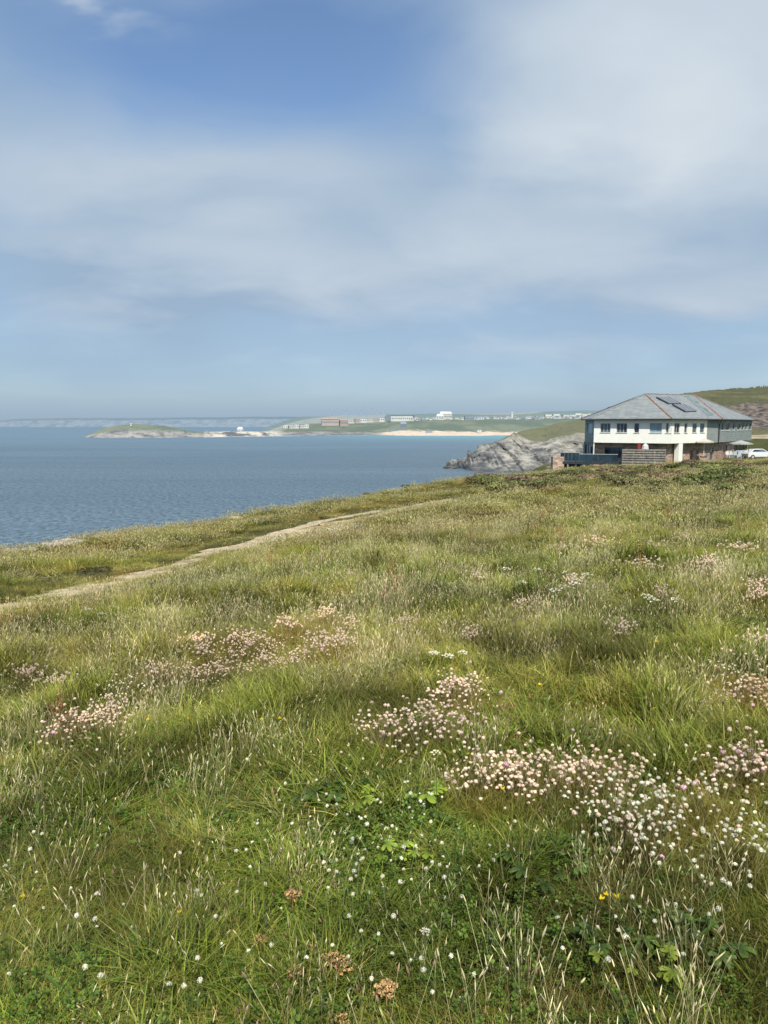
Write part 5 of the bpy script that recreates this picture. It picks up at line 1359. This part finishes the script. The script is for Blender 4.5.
# white outdoor seats and cars at the right end
def car(x, y, z, rz, paint, lab, grp=None):
    t_ = empty('parked_car', (x, y, z), lab, 'car', grp, rz)
    pr = [(-2.05, .35), (-2.08, .75), (-1.95, .95), (-1.6, 1.02), (-1.15, 1.42), (.35, 1.47), (1.0, 1.05), (1.75, .92), (2.05, .72), (2.08, .35)]
    b = MB(); n_ = len(pr); hw = lambda zc: .86 - max(0, zc - .95) * .38
    V = [(a, -hw(c_), c_) for a, c_ in pr] + [(a, hw(c_), c_) for a, c_ in pr]
    b.add(V, [tuple(range(n_)), tuple(range(2 * n_ - 1, n_ - 1, -1))] + [(i, n_ + i, n_ + (i + 1) % n_, (i + 1) % n_) for i in range(n_)]); b.build('body', paint, t_)
    for s in (-1, 1):
        g_ = [(-1.42, 1.06), (-1.08, 1.36), (.3, 1.40), (.85, 1.06)]; b = MB(); off = lambda zc: s * (hw(zc) + .012)
        b.add([(a, off(c_), c_) for a, c_ in g_], [(0, 1, 2, 3)]); b.build('side_window', MGL, t_)
        for xw in (-1.3, 1.3):
            b = MB(); b.tube([(xw, s * .62, .32), (xw, s * .88, .32)], .32, 14); wl_ = b.build('wheel', MDK, t_)
            b = MB(); b.tube([(xw, s * .88, .32), (xw, s * .9, .32)], .19, 10); b.build('rim', MFR, wl_)
        b = MB(); b.box((2.06, s * .62, .68), (.06, .32, .14)); b.build('headlight', MFW, t_)
    b = MB(); b.add([(.42, -.62, 1.45), (.42, .62, 1.45), (.98, .74, 1.09), (.98, -.74, 1.09)], [(0, 1, 2, 3)]); b.V = [(v[0] + .03, v[1], v[2] + .02) for v in b.V]; b.build('windscreen', MGL, t_)
PW_ = plain('white_car_paint', (.72, .74, .76), .25, .02, 1, .6); PS_ = plain('silver_car_paint', (.50, .56, .64), .25, .02, 1, .6)
def gz(x, y): return float(H(x, y)[0])
q = at(746, 452, 112); car(q[0], q[1], q[2] - 1.2, .2, PS_, 'silver blue car parked at the right end of the building')
q = at(758, 452, 108); car(q[0], q[1], q[2] - 1.0, .1, PW_, 'white car parked nearest the right edge beyond the scrub')
for k, (px_, Yq) in enumerate(((728, 100), (732, 101), (736, 100.5), (739.5, 101.5))):
    q = at(px_, 453, Yq); chair(q[0], q[1], q[2] - .7, .5 * k, 'white outdoor chair near the grey parasol', 'white chairs near the grey parasol', MFW)

# ------------------------------------------------------------------ buildings of the far town
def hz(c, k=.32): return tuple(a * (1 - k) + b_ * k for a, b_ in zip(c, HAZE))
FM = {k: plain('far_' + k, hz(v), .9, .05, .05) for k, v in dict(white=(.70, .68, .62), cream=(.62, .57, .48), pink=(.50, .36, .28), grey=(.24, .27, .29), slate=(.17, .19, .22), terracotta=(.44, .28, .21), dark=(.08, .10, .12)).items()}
NB = [0]
def far_house(px_, py_base, Yq, wpx, hpx, wall, roof_m, lab, grp=None, gable=.35, name='town_house', d=None, wins=0, flat=False):
    q = at(px_, py_base, Yq); wd = wpx / F * Yq; hh = hpx / F * Yq; dp = d or wd * .8; NB[0] += 1
    t_ = empty(name, (q[0], q[1], q[2] - 2), lab, 'building' if name != 'town_house' else 'house', grp, RG.uniform(-.25, .25) if not flat else 0)
    b = MB(); b.box((0, 0, hh / 2 + 1), (wd, dp, hh + 2)); b.build('wall', FM[wall], t_)
    z_ = hh + 2; rh = hh * gable; b = MB()
    if flat: b.box((0, 0, z_ + .2), (wd * 1.02, dp * 1.02, .4))
    else: b.add([(-wd * .53, -dp * .55, z_), (wd * .53, -dp * .55, z_), (wd * .53, dp * .55, z_), (-wd * .53, dp * .55, z_), (-wd * .42, 0, z_ + rh), (wd * .42, 0, z_ + rh)], [(0, 1, 5, 4), (2, 3, 4, 5), (1, 2, 5), (3, 0, 4), (0, 3, 2, 1)])
    b.build('roof', FM[roof_m], t_)
    for k in range(wins):
        b = MB(); b.box((wd * ((k + .5) / wins - .5), -dp / 2 - .15, hh * .5 + 2), (wd / wins * .5, .3, hh * .28)); b.build('window', FM['dark'], t_)
    return t_
rz_ = np.random.default_rng(3)
def yt(px_): return float(np.interp(px_, [268, 330, 430, 600], [1800, 2300, 2600, 2600]))
far_house(131.3, 425.0, 1500, 1.6, 1.5, 'white', 'white', 'tiny white hut alone on top of the low grassy headland', name='lookout_hut', wins=1, gable=.2)
far_house(240.5, 432, 1600, 5.5, 2.6, 'white', 'white', 'white house with a pointed roof at the harbour end of the headland', name='harbour_house', gable=.9, wins=3)
far_house(207, 432.8, 1560, 5, 1.6, 'pink', 'slate', 'low pinkish building on the neck of the headland', name='harbour_house', wins=3)
far_house(219, 432.8, 1580, 4, 1.2, 'white', 'slate', 'small low white building left of the pointed white house', name='harbour_house', wins=2)
for i, px_ in enumerate((286, 291.5, 297, 302.5, 307)):
    far_house(px_, 428.2 - .15 * i, 1950, 4.6, 2.4 - .5 * (i % 2), 'white' if i % 2 == 0 else 'cream', 'cream', 'pale terraced house in the row by the water left of the pink hotel', 'pale terrace by the water', wins=2, gable=.25)
far_house(330, 425.0, 2050, 17, 5.6, 'pink', 'terracotta', 'large pink brick hotel block with terracotta roof', name='hotel', wins=9, gable=.25, d=25)
far_house(343.5, 425.2, 2060, 8, 4.6, 'terracotta', 'terracotta', 'terracotta wing at the right end of the pink hotel', name='hotel', wins=4, gable=.3, d=20)
for i, px_ in enumerate((352, 358, 364, 370, 376, 382)):
    far_house(px_, 422.8 - i * .3, 2350, 6.2, 3.6 - .7 * (i % 3 == 1), ['cream', 'pink', 'white'][i % 3], 'grey', 'pale guest house in the long row between the pink hotel and the dark block', 'guest houses in a long row', wins=3, gable=.3)
far_house(400, 420.8, 2400, 25, 4.6, 'white', 'grey', 'long low white building under a flat dark roof', name='long_building', wins=12, flat=True, d=30)
far_house(389, 420.2, 2390, 3.5, 5.2, 'slate', 'slate', 'dark block at the left end of the long low white building', name='dark_block', flat=True, d=26)
far_house(401, 416.4, 2402, 26, 1.0, 'dark', 'dark', 'dark upper storey along the long low white building', name='roof_storey', flat=True, d=24)
far_house(403.5, 428.2, 1950, 6, 4.2, 'slate', 'grey', 'grey blue beach building with a steep roof at the back of the sand', name='beach_building', wins=3, gable=.5)
far_house(397, 429.8, 1900, 14, 1.6, 'grey', 'grey', 'low grey terrace building just behind the beach', name='beach_building', wins=6, flat=True)
far_house(445.5, 419.2, 2600, 12, 5.2, 'cream', 'white', 'big cream hotel with white top floor on the town skyline', name='hotel', wins=6, gable=.45, d=25)
far_house(440, 419.6, 2560, 7, 3.4, 'white', 'white', 'white gabled house against the left of the big cream hotel', name='town_house', wins=3, gable=.6)
far_house(429, 432.6, 1790, 6.5, 2.0, 'grey', 'slate', 'small grey kiosk with a flat roof on the beach sand', name='beach_kiosk', flat=True)
far_house(479, 431.6, 1800, 4, 1.8, 'white', 'slate', 'small white beach hut behind the sand at the far right', name='beach_hut', wins=1)
far_house(469, 420.4, 2500, 9, 4.0, 'grey', 'slate', 'grey green apartment block on the town skyline', name='apartment_block', wins=5, flat=True)
far_house(480, 420.2, 2500, 7, 3.0, 'white', 'slate', 'broad white house right of the grey green apartment block', wins=3)
q = at(512, 418.8, 2900); t_ = empty('water_tower', tuple(q - (0, 0, 3)), 'slender white tower rising above the town skyline', 'tower'); b = MB(); b.tube([(0, 0, 0), (0, 0, 26)], [5, 4.2], 10); b.build('shaft', FM['white'], t_); b = MB(); b.tube([(0, 0, 26), (0, 0, 29)], [6.0, 5.2], 10); b.build('cap', FM['white'], t_)
for i in range(150):
    px_ = rz_.uniform(408, 590); 
    row_ = rz_.uniform(); Yq = 2350 + 700 * row_; pyb = np.interp(px_, [408, 500, 590], [421.5, 420.4, 419.4]) - row_ * 2.2
    wp = rz_.uniform(1.6, 4.2); w_ = ['white', 'white', 'cream', 'grey', 'white'][i % 5]
    far_house(px_, pyb, Yq, wp, rz_.uniform(1.0, 2.0), w_, ['slate', 'grey', 'slate', 'terracotta'][i % 4], 'small %s house among the scattered houses of the far town' % {'white': 'white', 'cream': 'cream', 'grey': 'grey'}[w_], 'small %s houses of the far town' % w_, wins=0)
for i, (px_, py_) in enumerate(((548, 416), (556, 415.5), (566, 416.5), (578, 414.8), (584, 415.5), (590, 415.2), (572, 416.4))):
    far_house(px_, py_, 3300, 6.5, 1.4, 'white', 'white', 'long white static cabin on the slope behind the far town', 'white cabins on the slope', name='cabin', flat=True)
for i, (px_, py_) in enumerate(((765, 386.2), (761, 386.6), (754, 388.0), (737, 389.6))):
    far_house(px_, py_ + .6, 372, 2.6, 1.2, 'white' if i < 2 else 'cream', 'grey', ['white cottage on the hilltop at the right edge', 'white shed next to the hilltop cottage', 'small cream hut on the hill crest', 'tiny cream hut lowest on the hill crest'][i], name='hill_cottage', wins=1)
far_house(753, 403.6, 268, 1.6, 1.6, 'cream', 'slate', 'pale little hut on the hillside above the dark cliff', name='hillside_hut')

# wind turbines on the skyline
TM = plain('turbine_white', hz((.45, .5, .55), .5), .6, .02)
def turbine(px_, Yq, hgt, a0):
    q = at(px_, 416, Yq); t_ = empty('wind_turbine', (q[0], q[1], q[2] - 10), 'thin white wind turbine on the hazy hills behind the town', 'wind turbine', 'wind turbines on the hazy hills')
    b = MB(); b.tube([(0, 0, 0), (0, 0, hgt)], [2.6, 1.6], 8); b.build('tower', TM, t_)
    b = MB(); b.box((0, 1.5, hgt + 1), (3, 8, 3)); na = b.build('nacelle', TM, t_)
    for k in range(3):
        a = a0 + k * 2.094; b = MB(); b.tube([(0, -3, hgt + 1), (cos(a) * 10, -3, hgt + 1 + sin(a) * 10), (cos(a) * 36, -3, hgt + 1 + sin(a) * 36)], [1.2, 1.8, .4], 4); b.build('blade', TM, na)
for i, px_ in enumerate((333, 362, 372, 377, 383, 424, 345)): turbine(px_, 5200, 52 + 6 * (i % 3), .4 * i + .5)
